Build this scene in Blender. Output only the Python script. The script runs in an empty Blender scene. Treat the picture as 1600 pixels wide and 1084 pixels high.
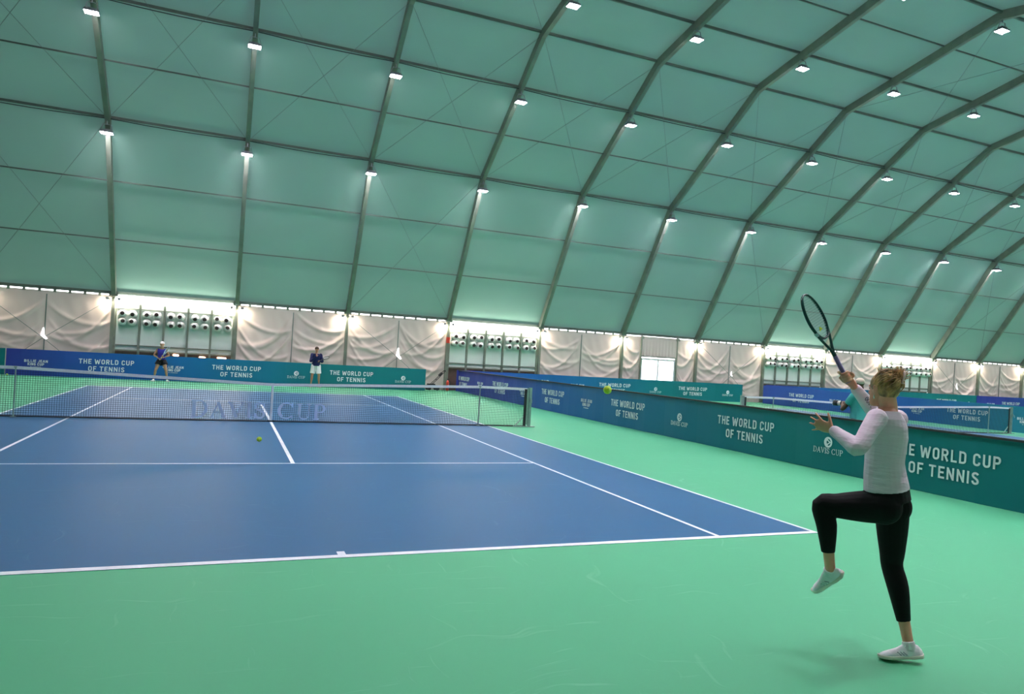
import bpy, bmesh, math, random
from mathutils import Vector, Matrix
PI = math.pi
R = random.Random(7)
C = bpy.context.scene.collection
S = bpy.context.scene

# ------------------------------------------------------------------ camera
cam = bpy.data.objects.new('camera', bpy.data.cameras.new('camera'))
C.objects.link(cam); S.camera = cam
cr = Vector((0.91352826, -0.40242749, 0.05931463))
cu = Vector((-0.0541324, 0.02424961, 0.99823927))
cf = Vector((0.40315728, 0.91513063, -0.00036834))
M3 = Matrix((cr, cu, -cf)).transposed()
cam.matrix_world = Matrix.Translation((-1.03957, -6.72766, 1.85099)) @ M3.to_4x4()
cam.data.sensor_fit = 'HORIZONTAL'; cam.data.sensor_width = 36
cam.data.lens = 1152.97 / 1600 * 36
cam.data.shift_x = -62.69 / 1600; cam.data.shift_y = 21.69 / 1600
cam.data.clip_end = 300

# ------------------------------------------------------------------ world, exposure, light levels
W = bpy.data.worlds.new('sky'); S.world = W; W.use_nodes = True
W.node_tree.nodes['Background'].inputs[0].default_value = (0.95, 0.95, 1.0, 1)
W.node_tree.nodes['Background'].inputs[1].default_value = 2.4
S.view_settings.view_transform = 'Standard'; S.view_settings.look = 'None'
S.view_settings.exposure = 1.27; S.view_settings.gamma = 1
LAMP_POWER = 150.0      # emission of the floodlight lenses
STRIP_POWER = 9.0      # lit diffusers over the ventilation bays
SPOT_POWER = 300.0      # small warm wall spots at the eaves

# ------------------------------------------------------------------ materials
def mat(name, col, rough=0.6, metal=0.0, spec=0.5, emit=None, es=0.0):
    m = bpy.data.materials.new(name); m.use_nodes = True
    b = m.node_tree.nodes['Principled BSDF']
    b.inputs['Base Color'].default_value = (*col, 1); b.inputs['Roughness'].default_value = rough
    b.inputs['Metallic'].default_value = metal; b.inputs['Specular IOR Level'].default_value = spec
    if emit:
        b.inputs['Emission Color'].default_value = (*emit, 1); b.inputs['Emission Strength'].default_value = es
    return m
def N(m, t, **kw):
    n = m.node_tree.nodes.new(t)
    for k, v in kw.items(): setattr(n, k, v)
    return n
def lk(m, a, b): m.node_tree.links.new(a, b)
def srgb(r, g, b):
    f = lambda v: (v/255/12.92) if v/255 <= 0.04045 else ((v/255+0.055)/1.055)**2.4
    return (f(r), f(g), f(b))
def noisy(m, c1, c2, scale, detail=4, lo=0.35, hi=0.65, bump=0.0, bscale=None, coord='Object', stretch=None):
    b = m.node_tree.nodes['Principled BSDF']
    tc = N(m, 'ShaderNodeTexCoord'); mp = N(m, 'ShaderNodeMapping')
    if stretch: mp.inputs['Scale'].default_value = stretch
    lk(m, tc.outputs[coord], mp.inputs[0])
    n = N(m, 'ShaderNodeTexNoise'); n.inputs['Scale'].default_value = scale; n.inputs['Detail'].default_value = detail
    lk(m, mp.outputs[0], n.inputs[0])
    r = N(m, 'ShaderNodeValToRGB'); r.color_ramp.elements[0].position = lo; r.color_ramp.elements[1].position = hi
    r.color_ramp.elements[0].color = (*c1, 1); r.color_ramp.elements[1].color = (*c2, 1)
    lk(m, n.outputs[0], r.inputs[0]); lk(m, r.outputs[0], b.inputs['Base Color'])
    if bump:
        n2 = N(m, 'ShaderNodeTexNoise'); n2.inputs['Scale'].default_value = bscale or scale*4
        lk(m, mp.outputs[0], n2.inputs[0])
        bp = N(m, 'ShaderNodeBump'); bp.inputs['Strength'].default_value = bump; bp.inputs['Distance'].default_value = 0.01
        lk(m, n2.outputs[0], bp.inputs['Height']); lk(m, bp.outputs[0], b.inputs['Normal'])
    return m

def court_mat(name, base, pale, rough):
    m = mat(name, base, rough, spec=0.24)
    b = m.node_tree.nodes['Principled BSDF']
    tc = N(m, 'ShaderNodeTexCoord')
    big = N(m, 'ShaderNodeTexNoise'); big.inputs['Scale'].default_value = 0.5; big.inputs['Detail'].default_value = 5
    lk(m, tc.outputs['Object'], big.inputs[0])
    mx = N(m, 'ShaderNodeMixRGB'); mx.inputs[1].default_value = (*[c*0.93 for c in base], 1); mx.inputs[2].default_value = (*[min(1, c*1.07) for c in base], 1)
    lk(m, big.outputs[0], mx.inputs[0])
    last = mx.outputs[0]
    for k, (rot, sc) in enumerate(((0.3, (1.2, 16, 1)), (-0.6, (14, 1.4, 1)), (1.1, (1.6, 15, 1)))):
        mp = N(m, 'ShaderNodeMapping'); mp.inputs['Rotation'].default_value = (0, 0, rot); mp.inputs['Scale'].default_value = sc
        mp.inputs['Location'].default_value = (k*7, k*3, 0)
        warp = N(m, 'ShaderNodeTexNoise'); warp.inputs['Scale'].default_value = 0.8
        lk(m, tc.outputs['Object'], warp.inputs[0])
        wm = N(m, 'ShaderNodeVectorMath', operation='SCALE'); wm.inputs['Scale'].default_value = 1.1
        lk(m, warp.outputs['Color'], wm.inputs[0])
        ad = N(m, 'ShaderNodeVectorMath', operation='ADD'); lk(m, tc.outputs['Object'], ad.inputs[0]); lk(m, wm.outputs[0], ad.inputs[1])
        lk(m, ad.outputs[0], mp.inputs[0])
        n = N(m, 'ShaderNodeTexNoise'); n.inputs['Scale'].default_value = 0.75; n.inputs['Detail'].default_value = 3; n.inputs['Roughness'].default_value = 0.6
        lk(m, mp.outputs[0], n.inputs[0])
        r = N(m, 'ShaderNodeValToRGB'); r.color_ramp.elements[0].position = 0.665; r.color_ramp.elements[1].position = 0.80
        r.color_ramp.elements[0].color = (0, 0, 0, 1); r.color_ramp.elements[1].color = (0.34, 0.34, 0.34, 1)
        lk(m, n.outputs[0], r.inputs[0])
        m2 = N(m, 'ShaderNodeMixRGB'); m2.inputs[2].default_value = (*pale, 1)
        lk(m, r.outputs[0], m2.inputs[0]); lk(m, last, m2.inputs[1]); last = m2.outputs[0]
    lk(m, last, b.inputs['Base Color'])
    g = N(m, 'ShaderNodeTexNoise'); g.inputs['Scale'].default_value = 220
    lk(m, tc.outputs['Object'], g.inputs[0])
    bp = N(m, 'ShaderNodeBump'); bp.inputs['Strength'].default_value = 0.15; bp.inputs['Distance'].default_value = 0.002
    lk(m, g.outputs[0], bp.inputs['Height']); lk(m, bp.outputs[0], b.inputs['Normal'])
    return m

def membrane(name, col, trans, tcol, rough=0.6, cell=None):
    m = bpy.data.materials.new(name); m.use_nodes = True; nt = m.node_tree; nt.nodes.clear()
    out = N(m, 'ShaderNodeOutputMaterial')
    p = N(m, 'ShaderNodeBsdfPrincipled'); p.inputs['Base Color'].default_value = (*col, 1); p.inputs['Roughness'].default_value = rough
    p.inputs['Specular IOR Level'].default_value = 0.3
    t = N(m, 'ShaderNodeBsdfTranslucent'); t.inputs[0].default_value = (*tcol, 1)
    mx = N(m, 'ShaderNodeMixShader'); mx.inputs[0].default_value = trans
    lk(m, p.outputs[0], mx.inputs[1]); lk(m, t.outputs[0], mx.inputs[2]); lk(m, mx.outputs[0], out.inputs[0])
    tc = N(m, 'ShaderNodeTexCoord'); n = N(m, 'ShaderNodeTexNoise'); n.inputs['Scale'].default_value = 0.35; n.inputs['Detail'].default_value = 3
    lk(m, tc.outputs['Object'], n.inputs[0])
    r = N(m, 'ShaderNodeMixRGB'); r.inputs[1].default_value = (*[c*0.92 for c in col], 1); r.inputs[2].default_value = (*[min(1, c*1.08) for c in col], 1)
    lk(m, n.outputs[0], r.inputs[0]); lk(m, r.outputs[0], p.inputs['Base Color'])
    bp = N(m, 'ShaderNodeBump'); bp.inputs['Strength'].default_value = 0.12; bp.inputs['Distance'].default_value = 0.05
    lk(m, n.outputs[0], bp.inputs['Height']); lk(m, bp.outputs[0], p.inputs['Normal'])
    return m

MT = {}
MT['green'] = court_mat('green_acrylic', (0.080, 0.415, 0.215), (0.26, 0.64, 0.42), 0.47)
MT['blue'] = court_mat('blue_acrylic', (0.018, 0.115, 0.250), (0.10, 0.24, 0.38), 0.42)
MT['line'] = noisy(mat('white_line_paint', (0.8, 0.82, 0.85), 0.5), (0.74, 0.77, 0.82), (0.86, 0.88, 0.9), 3)
MT['roof'] = membrane('roof_membrane', (0.182, 0.330, 0.270), 0.04, (0.25, 0.42, 0.38))
MT['curtain'] = membrane('wall_curtain', (0.45, 0.405, 0.355), 0.04, (0.5, 0.46, 0.42), 0.5)
MT['gable'] = membrane('gable_sheet', (0.16, 0.22, 0.19), 0.02, (0.2, 0.25, 0.22))
MT['steel'] = noisy(mat('painted_steel', (0.16, 0.21, 0.18), 0.5, 0.2), (0.155, 0.19, 0.15), (0.20, 0.235, 0.18), 2)
MT['purlin'] = noisy(mat('purlin_steel', (0.08, 0.11, 0.09), 0.55, 0.1), (0.08, 0.115, 0.095), (0.10, 0.14, 0.115), 2)
MT['cable'] = mat('steel_cable', (0.13, 0.19, 0.17), 0.5, 0.3)
MT['lamp_body'] = noisy(mat('lamp_housing', (0.20, 0.22, 0.24), 0.45, 0.4), (0.16, 0.18, 0.2), (0.24, 0.26, 0.28), 6)
MT['lens'] = mat('lamp_lens', (1, 1, 1), 0.3, emit=(1.0, 0.85, 0.98), es=LAMP_POWER)
def beam_lens(m, wide, core, n):
    nt = m.node_tree; g = N(m, 'ShaderNodeNewGeometry'); dp = N(m, 'ShaderNodeVectorMath', operation='DOT_PRODUCT')
    lk(m, g.outputs['Incoming'], dp.inputs[0]); lk(m, g.outputs['Normal'], dp.inputs[1])
    pw = N(m, 'ShaderNodeMath', operation='POWER'); lk(m, dp.outputs['Value'], pw.inputs[0]); pw.inputs[1].default_value = n
    ma = N(m, 'ShaderNodeMath', operation='MULTIPLY_ADD'); lk(m, pw.outputs[0], ma.inputs[0]); ma.inputs[1].default_value = core; ma.inputs[2].default_value = wide
    lk(m, ma.outputs[0], nt.nodes['Principled BSDF'].inputs['Emission Strength'])
beam_lens(MT['lens'], LAMP_POWER*.22, LAMP_POWER*2.3, 3.0)
MT['spot'] = mat('spot_lens', (1, 1, 1), 0.3, emit=(1.0, 0.80, 0.66), es=SPOT_POWER)
MT['strip'] = mat('lit_diffuser', (1, 1, 1), 0.3, emit=(1.0, 0.88, 0.80), es=STRIP_POWER)
MT['day'] = mat('daylight_glow', (1, 1, 1), 0.5, emit=(1.0, 0.97, 1.0), es=1.2)  # emission that imitates daylight at the curtain slits
MT['white_metal'] = noisy(mat('white_duct_metal', (0.75, 0.75, 0.72), 0.35, 0.3), (0.7, 0.7, 0.67), (0.8, 0.8, 0.78), 5)
MT['dark'] = mat('dark_opening', (0.035, 0.02, 0.018), 0.8)
MT['brown'] = noisy(mat('brown_board', (0.09, 0.055, 0.045), 0.7), (0.07, 0.04, 0.03), (0.11, 0.07, 0.055), 3)
MT['vent_panel'] = membrane('vent_panel_sheet', (0.62, 0.72, 0.65), 0.05, (0.4, 0.5, 0.45), 0.45)
MT['post_grey'] = noisy(mat('net_post_metal', (0.33, 0.42, 0.40), 0.35, 0.5), (0.3, 0.38, 0.36), (0.36, 0.46, 0.43), 8)
MT['net'] = mat('net_cord', (0.010, 0.016, 0.022), 0.8)
MT['tape'] = noisy(mat('white_net_tape', (0.80, 0.80, 0.84), 0.6), (0.74, 0.74, 0.8), (0.84, 0.84, 0.88), 30)
MT['black'] = noisy(mat('black_rubber', (0.012, 0.012, 0.016), 0.6), (0.01, 0.01, 0.013), (0.018, 0.018, 0.022), 10)
MT['print'] = mat('pale_print', (0.68, 0.76, 0.78), 0.55)
MT['net_print'] = mat('net_stencil_paint', (0.56, 0.68, 0.92), 0.7)
MT['glass'] = mat('door_glass', (0.9, 0.95, 0.95), 0.05)
MT['glass'].node_tree.nodes['Principled BSDF'].inputs['Transmission Weight'].default_value = 1.0
MT['glass'].node_tree.nodes['Principled BSDF'].inputs['IOR'].default_value = 1.02
MT['red'] = mat('red_paint', (0.65, 0.06, 0.03), 0.4)
MT['warm'] = mat('warm_glow', (1, 0.6, 0.4), 0.4, emit=(1.0, 0.55, 0.35), es=2.0)
MT['ball'] = noisy(mat('ball_felt', (0.52, 0.75, 0.06), 0.95), (0.62, 0.78, 0.04), (0.78, 0.92, 0.08), 60, bump=0.4, bscale=300)
MT['ball_seam'] = mat('ball_seam', (0.8, 0.85, 0.75), 0.7)
MT['concrete'] = noisy(mat('outside_paving', (0.6, 0.6, 0.58), 0.8), (0.5, 0.5, 0.48), (0.65, 0.65, 0.62), 1)

def banner_mat(name, stops, axis, a, b):
    """printed fabric whose ink runs from violet blue to teal along its length (a..b in metres on the axis)"""
    m = mat(name, (0, 0.2, 0.3), 0.5, spec=0.35)
    tc = N(m, 'ShaderNodeTexCoord'); sp = N(m, 'ShaderNodeSeparateXYZ'); lk(m, tc.outputs['Object'], sp.inputs[0])
    mr = N(m, 'ShaderNodeMapRange'); mr.inputs['From Min'].default_value = a; mr.inputs['From Max'].default_value = b
    lk(m, sp.outputs[axis], mr.inputs['Value'])
    r = N(m, 'ShaderNodeValToRGB'); e = r.color_ramp.elements
    while len(e) < len(stops): e.new(0.5)
    for i, (p, c) in enumerate(stops): e[i].position = p; e[i].color = (*c, 1)
    lk(m, mr.outputs[0], r.inputs[0]); lk(m, r.outputs[0], m.node_tree.nodes['Principled BSDF'].inputs['Base Color'])
    n = N(m, 'ShaderNodeTexNoise'); n.inputs['Scale'].default_value = 1.3; lk(m, tc.outputs['Object'], n.inputs[0])
    bp = N(m, 'ShaderNodeBump'); bp.inputs['Strength'].default_value = 0.25; bp.inputs['Distance'].default_value = 0.03
    lk(m, n.outputs[0], bp.inputs['Height']); lk(m, bp.outputs[0], m.node_tree.nodes['Principled BSDF'].inputs['Normal'])
    return m
VIO = (0.030, 0.045, 0.30); BLU = (0.008, 0.100, 0.35); PET = (0.003, 0.135, 0.255); TEA = (0.002, 0.155, 0.172)

# ------------------------------------------------------------------ mesh helpers
def tag(o, label=None, cat=None, group=None, kind=None):
    if label: o['label'] = label
    if cat: o['category'] = cat
    if group: o['group'] = group
    if kind: o['kind'] = kind
    return o
def obj(name, bm, m, parent=None, smooth=False, loc=None):
    me = bpy.data.meshes.new(name); bm.to_mesh(me); bm.free()
    for mm in (m if isinstance(m, (list, tuple)) else [m]): me.materials.append(mm)
    if smooth:
        for p in me.polygons: p.use_smooth = True
    o = bpy.data.objects.new(name, me); C.objects.link(o)
    if parent: o.parent = parent
    if loc is not None: o.location = loc
    return o
def empty(name, loc=(0, 0, 0), rz=0.0):
    o = bpy.data.objects.new(name, None); C.objects.link(o); o.location = loc; o.rotation_euler = (0, 0, rz)
    o.empty_display_size = 0.1
    return o
KIDS = {}
def kids(o): return [x for x in bpy.data.objects if x.parent is o]
def copy_tree(o, parent=None):
    c = o.copy(); C.objects.link(c); c.parent = parent
    for ch in kids(o): copy_tree(ch, c)
    return c
def box(bm, c, s, rot=None, mi=0):
    vs = []
    for z in (-.5, .5):
        for y in (-.5, .5):
            for x in (-.5, .5):
                v = Vector((x*s[0], y*s[1], z*s[2]))
                if rot is not None: v = rot @ v
                vs.append(bm.verts.new(v + Vector(c)))
    for f in ((0, 2, 3, 1), (4, 5, 7, 6), (0, 1, 5, 4), (2, 6, 7, 3), (0, 4, 6, 2), (1, 3, 7, 5)):
        bm.faces.new([vs[i] for i in f]).material_index = mi
def frame(t, ref=Vector((0, 0, 1))):
    t = t.normalized()
    if abs(t.dot(ref)) > 0.98: ref = Vector((1, 0, 0))
    a = t.cross(ref).normalized(); b = a.cross(t).normalized()
    return a, b
def beam(bm, p, q, w, h, ref=Vector((0, 0, 1))):
    p, q = Vector(p), Vector(q); a, b = frame(q-p, ref)
    r = []
    for e in (p, q): r.append([bm.verts.new(e + a*w/2*i + b*h/2*j) for i, j in ((-1, -1), (1, -1), (1, 1), (-1, 1))])
    for i in range(4): bm.faces.new((r[0][i], r[0][(i+1) % 4], r[1][(i+1) % 4], r[1][i]))
    bm.faces.new(r[0][::-1]); bm.faces.new(r[1])
def ring_mesh(bm, rings, cap=True, closed=False):
    n = len(rings[0]); vr = [[bm.verts.new(p) for p in rg] for rg in rings]
    m = len(vr)
    for i in range(m if closed else m-1):
        A, B = vr[i], vr[(i+1) % m]
        for k in range(n): bm.faces.new((A[k], A[(k+1) % n], B[(k+1) % n], B[k]))
    if cap and not closed:
        for rg, fl in ((vr[0], True), (vr[-1], False)):
            ctr = bm.verts.new(sum((v.co for v in rg), Vector())/n)
            for k in range(n):
                f = (rg[k], rg[(k+1) % n], ctr)
                bm.faces.new(f[::-1] if fl else f)
def cr_interp(vals, t):
    n = len(vals)-1; i = min(int(t), n-1); u = t-i
    p1, p2 = vals[i], vals[i+1]; p0 = vals[max(i-1, 0)]; p3 = vals[min(i+2, n)]
    return (p1*2 + (p2-p0)*u + (p0*2-p1*5+p2*4-p3)*u*u + (p1*3-p0-p2*3+p3)*u**3)*0.5
def tube(bm, pts, rads, n=8, ref=Vector((0, 0, 1)), sub=1, cap=True, closed=False, round_ends=False):
    """swept tube; rads: float, list of floats or list of (side, other) radii"""
    pts = [Vector(p) for p in pts]
    if not isinstance(rads, (list, tuple)): rads = [rads]*len(pts)
    rads = [Vector((r, r)) if not isinstance(r, (list, tuple)) else Vector(r) for r in rads]
    if sub > 1:
        k = len(pts)-1; T = [i/sub for i in range(k*sub+1)]
        pts, rads = [cr_interp(pts, t) for t in T], [cr_interp(rads, t) for t in T]
    m = len(pts); rings = []; last = None
    if round_ends:
        d0 = (pts[0]-pts[1]).normalized(); d1 = (pts[-1]-pts[-2]).normalized()
        e0 = [(pts[0]+d0*rads[0].x*math.sin(a), rads[0]*math.cos(a)) for a in (1.25, 0.8, 0.4)]
        e1 = [(pts[-1]+d1*rads[-1].x*math.sin(a), rads[-1]*math.cos(a)) for a in (0.4, 0.8, 1.25)]
        pts = [e[0] for e in e0]+pts+[e[0] for e in e1]; rads = [e[1] for e in e0]+rads+[e[1] for e in e1]; m = len(pts)
    for i in range(m):
        if closed: t = pts[(i+1) % m]-pts[i-1]
        else: t = pts[min(i+1, m-1)]-pts[max(i-1, 0)]
        a, b = frame(t, ref)
        if last is not None and not closed:
            t = t.normalized(); a = (last-t*last.dot(t)).normalized(); b = a.cross(t).normalized()
        last = a
        rings.append([pts[i]+a*rads[i].x*math.cos(2*PI*k/n)+b*rads[i].y*math.sin(2*PI*k/n) for k in range(n)])
    ring_mesh(bm, rings, cap, closed)
def ellipsoid(bm, c, ax, n=12, m=8):
    """ax: three half-axis vectors"""
    c = Vector(c); rings = []
    for i in range(1, m):
        th = PI*i/m
        rings.append([c + ax[0]*math.sin(th)*math.cos(2*PI*k/n) + ax[1]*math.sin(th)*math.sin(2*PI*k/n) + ax[2]*math.cos(th) for k in range(n)])
    ring_mesh(bm, rings)
def fuse(name, bm, m, voxel, parent=None, it=6, fac=0.5):
    """one continuous skin over overlapping lofts"""
    bmesh.ops.recalc_face_normals(bm, faces=bm.faces[:])
    o = obj(name, bm, m, parent)
    r = o.modifiers.new('r', 'REMESH'); r.mode = 'VOXEL'; r.voxel_size = voxel; r.use_smooth_shade = True
    if it:
        s = o.modifiers.new('s', 'SMOOTH'); s.iterations = it; s.factor = fac
    dg = bpy.context.evaluated_depsgraph_get(); dg.update()
    me = bpy.data.meshes.new_from_object(o.evaluated_get(dg))
    o.modifiers.clear(); o.data = me
    for p in me.polygons: p.use_smooth = True
    return o

# ------------------------------------------------------------------ lettering
def arc(cx, cy, rx, ry, a0, a1, n=7):
    return [(cx+rx*math.cos(math.radians(a0+(a1-a0)*i/n)), cy+ry*math.sin(math.radians(a0+(a1-a0)*i/n))) for i in range(n+1)]
w_ = 0.23
def GL(ch):
    """stroke glyphs on a cap height of 1: (advance width, list of polylines); coordinates are stroke centre lines"""
    t = 0.085; T = 1-t; L = t; Rr = 0.52-t
    o = lambda: arc(0.26, 0.73, 0.175, 0.185, 0, 180)+arc(0.26, 0.27, 0.175, 0.185, 180, 360)+[(0.435, 0.73)]
    g = {
     'T': (.50, [[(0, T), (.50, T)], [(.25, 0), (.25, T)]]),
     'H': (.52, [[(L, 0), (L, 1)], [(Rr, 0), (Rr, 1)], [(L, .5), (Rr, .5)]]),
     'E': (.45, [[(.45, T), (L, T), (L, t), (.45, t)], [(L, .51), (.40, .51)]]),
     'F': (.44, [[(.44, T), (L, T), (L, 0)], [(L, .49), (.39, .49)]]),
     'W': (.80, [[(.06, 1), (.215, 0)], [(.225, 0), (.395, .85)], [(.405, .85), (.575, 0)], [(.585, 0), (.74, 1)]]),
     'O': (.52, [o()]),
     'R': (.53, [[(L, 0), (L, T), (.28, T)]+arc(.28, .70, .155, T-.70, 90, -90)+[(L, 2*.70-T)], [(.26, .48), (.46, 0)]]),
     'L': (.44, [[(L, 1), (L, t), (.44, t)]]),
     'D': (.52, [[(L, t), (L, T), (.25, T)]+arc(.25, .73, .185, T-.73, 90, 0)+arc(.25, .27, .185, .27-t, 0, -90)+[(L, t)]]),
     'C': (.51, [arc(0.26, 0.73, 0.175, 0.185, -15, 180)+arc(0.26, 0.27, 0.175, 0.185, 180, 375)]),
     'U': (.52, [[(L, 1)]+arc(0.26, 0.27, 0.175, 0.185, 180, 360)+[(Rr, 1)]]),
     'P': (.51, [[(L, 0), (L, T), (.28, T)]+arc(.28, .69, .155, T-.69, 90, -90)+[(L, 2*.69-T)]]),
     'N': (.54, [[(L, 0), (L, 1)], [(.455, 0), (.455, 1)], [(L+.01, .93), (.445, .07)]]),
     'I': (.17, [[(.085, 0), (.085, 1)]]),
     'S': (.50, [arc(.25, .74, .165, .175, 15, 200)+[(.14, .60), (.36, .42)]+arc(.25, .26, .165, .175, 20, -195)]),
     'A': (.56, [[(.05, 0), (.27, 1)], [(.29, 1), (.51, 0)], [(.13, .28), (.43, .28)]]),
     'V': (.56, [[(.05, 1), (.27, 0)], [(.29, 0), (.51, 1)]]),
     'B': (.52, [[(L, t), (L, T), (.27, T)]+arc(.27, .71, .14, T-.71, 90, -90)+[(L, .51)], [(.27, .51)]+arc(.27, .295, .16, .295-t, 90, -90)+[(L, t)]]),
     'J': (.42, [[(.34, 1)]+arc(.19, .25, .15, .165, 0, -160)]),
     'K': (.52, [[(L, 0), (L, 1)], [(.46, 1), (.13, .45)], [(.20, .55), (.48, 0)]]),
     'G': (.52, [arc(0.26, 0.73, 0.175, 0.185, 10, 180)+arc(0.26, 0.27, 0.175, 0.185, 180, 360)+[(.435, .48), (.27, .48)]]),
     'Y': (.54, [[(.04, 1), (.27, .45), (.50, 1)], [(.27, 0), (.27, .45)]]),
     ' ': (.16, [])}
    return g[ch]
SERIF = {  # letter: (advance, [(polyline, stroke width)])
 'D': (.80, [([(.16, 0), (.16, 1)], .13), ([(.04, .975), (.36, .975)]+arc(.36, .5, .33, .475, 90, -90)+[(.04, .025)], .055), (arc(.36, .5, .31, .42, 60, -60), .11)]),
 'A': (.78, [([(.08, .02), (.38, .98)], .055), ([(.36, .98), (.66, .02)], .13), ([(.19, .34), (.56, .34)], .05), ([(0, .02), (.2, .02)], .045), ([(.54, .02), (.78, .02)], .045)]),
 'V': (.78, [([(.12, .98), (.41, .02)], .13), ([(.40, .02), (.69, .98)], .055), ([(0, .98), (.25, .98)], .045), ([(.57, .98), (.78, .98)], .045)]),
 'I': (.36, [([(.18, 0), (.18, 1)], .13), ([(.04, .02), (.32, .02)], .045), ([(.04, .98), (.32, .98)], .045)]),
 'S': (.60, [(arc(.30, .745, .2, .23, 25, 200)+[(.16, .60), (.44, .42)]+arc(.30, .255, .2, .23, 20, -200), .085), ([(.50, .98), (.50, .74)], .04), ([(.09, .02), (.09, .26)], .04)]),
 'C': (.80, [(arc(.42, .5, .34, .475, 45, 315), .06), (arc(.42, .5, .32, .43, 125, 235), .12), ([(.68, .98), (.68, .72)], .045), ([(.68, .02), (.68, .26)], .04)]),
 'U': (.80, [([(.18, .98)]+arc(.41, .30, .23, .28, 180, 360)+[(.64, .98)], .055), ([(.18, .98), (.18, .30)], .12), ([(.04, .98), (.32, .98)], .045), ([(.53, .98), (.75, .98)], .045)]),
 'P': (.66, [([(.16, 0), (.16, 1)], .13), ([(.04, .975), (.36, .975)]+arc(.36, .73, .22, .245, 90, -90)+[(.16, .485)], .055), (arc(.36, .73, .2, .2, 55, -55), .10), ([(.04, .02), (.3, .02)], .045)]),
 ' ': (.34, [])}
class Plane:
    """a flat spot for lettering: origin, text direction, up, outward normal"""
    def __init__(s, o, x, y): s.o = Vector(o); s.x = Vector(x).normalized(); s.y = Vector(y).normalized(); s.n = s.x.cross(s.y)
    def at(s, u, v, d=0.0): return s.o + s.x*u + s.y*v + s.n*d
RIB = [0]
def ribbon(bm, pl, pts, w, d=0.004):
    RIB[0] = (RIB[0]+1) % 5; d = d+RIB[0]*0.0009
    P = [Vector(p).to_2d() if len(p) > 2 else Vector(p) for p in pts]
    Q = [P[0]]
    for p in P[1:]:
        if (p-Q[-1]).length > 1e-5: Q.append(p)
    P = Q; n = len(P); closed = (P[0]-P[-1]).length < 1e-4 and n > 3
    if closed: P = P[:-1]; n -= 1
    L_, R_ = [], []
    for i in range(n):
        a = (P[i]-P[i-1]).normalized() if (i or closed) else None
        b = (P[(i+1) % n]-P[i]).normalized() if (i < n-1 or closed) else None
        if a is None: a = b
        if b is None: b = a
        t = (a+b); t = t.normalized() if t.length > 1e-6 else a
        nn = Vector((-t.y, t.x)); k = max(0.42, nn.dot(Vector((-a.y, a.x))))
        off = nn*(w/2/k)
        L_.append(P[i]+off); R_.append(P[i]-off)
    tv = [(bm.verts.new(pl.at(l.x, l.y, d)), bm.verts.new(pl.at(r.x, r.y, d))) for l, r in zip(L_, R_)]
    bv = [(bm.verts.new(pl.at(l.x, l.y, 0)), bm.verts.new(pl.at(r.x, r.y, 0))) for l, r in zip(L_, R_)]
    for i in range(n if closed else n-1):
        j = (i+1) % n
        bm.faces.new((tv[i][1], tv[j][1], tv[j][0], tv[i][0]))
        bm.faces.new((tv[i][0], tv[j][0], bv[j][0], bv[i][0])); bm.faces.new((bv[i][1], bv[j][1], tv[j][1], tv[i][1]))
def text(bm, pl, s, u, v, h, width=None, sw=0.165, track=0.13, d=0.004):
    """centred line of sans letters, cap height h, baseline v, squeezed to width"""
    tot = sum(GL(c)[0] for c in s)+track*(len(s)-1); kx = (width/tot) if width else h
    x = u-tot*kx/2
    for c in s:
        adv, st = GL(c)
        for pts in st: ribbon(bm, pl, [(x+p[0]*kx, v+p[1]*h) for p in pts], sw*h*0.98, d)
        x += (adv+track)*kx
def serif(bm, pl, s, u, v, h, width, d=0.004, boost=1.0, small=None):
    hs = [h if (small is None or i in small[1]) else h*small[0] for i in range(len(s))]
    tot = sum(SERIF[c][0]*hh/h for c, hh in zip(s, hs))+0.03*(len(s)-1); kx = width/tot
    x = u-width/2
    for c, hh in zip(s, hs):
        adv, st = SERIF[c]
        for pts, w in st: ribbon(bm, pl, [(x+p[0]*kx*hh/h, v+p[1]*hh) for p in pts], max(w*hh*boost, 0.008), d)
        x += (adv*hh/h+0.03)*kx
def slogan(parent, pl):
    bm = bmesh.new(); text(bm, pl, 'THE WORLD CUP', 0, 0.585, 0.20, 2.0); text(bm, pl, 'OF TENNIS', 0, 0.29, 0.20, 1.32)
    return obj('slogan_lettering', bm, MT['print'], parent)
def cup_logo(parent, pl):
    bm = bmesh.new()
    serif(bm, pl, 'DAVIS CUP', 0, 0.345, 0.11, 0.78, boost=0.9)
    # round emblem: bright disc with a crescent cut and a small wedge
    outer = [(0.105*math.cos(a), 0.57+0.105*math.sin(a)) for a in [2*PI*i/28 for i in range(28)]]
    ribbon(bm, pl, [(p[0]*0.83, 0.57+(p[1]-0.57)*0.83) for p in outer]+[(0.105*.83, .57)], 0.036)
    ribbon(bm, pl, arc(-0.015, .57, .045, .05, 70, 290), 0.03)
    ribbon(bm, pl, [(-0.01, .605), (0.05, .57), (-0.01, .535)], 0.022)
    return obj('cup_logo', bm, MT['print'], parent)
def team_logo(parent, pl):
    bm = bmesh.new()
    text(bm, pl, 'BILLIE JEAN', 0, 0.545, 0.105, 0.80, sw=0.20)
    text(bm, pl, 'KING CUP', 0, 0.415, 0.105, 0.56, sw=0.20)
    text(bm, pl, 'BY GAINBRIDGE', 0, 0.345, 0.030, 0.36, sw=0.16)
    return obj('team_cup_logo', bm, MT['print'], parent)

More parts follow.
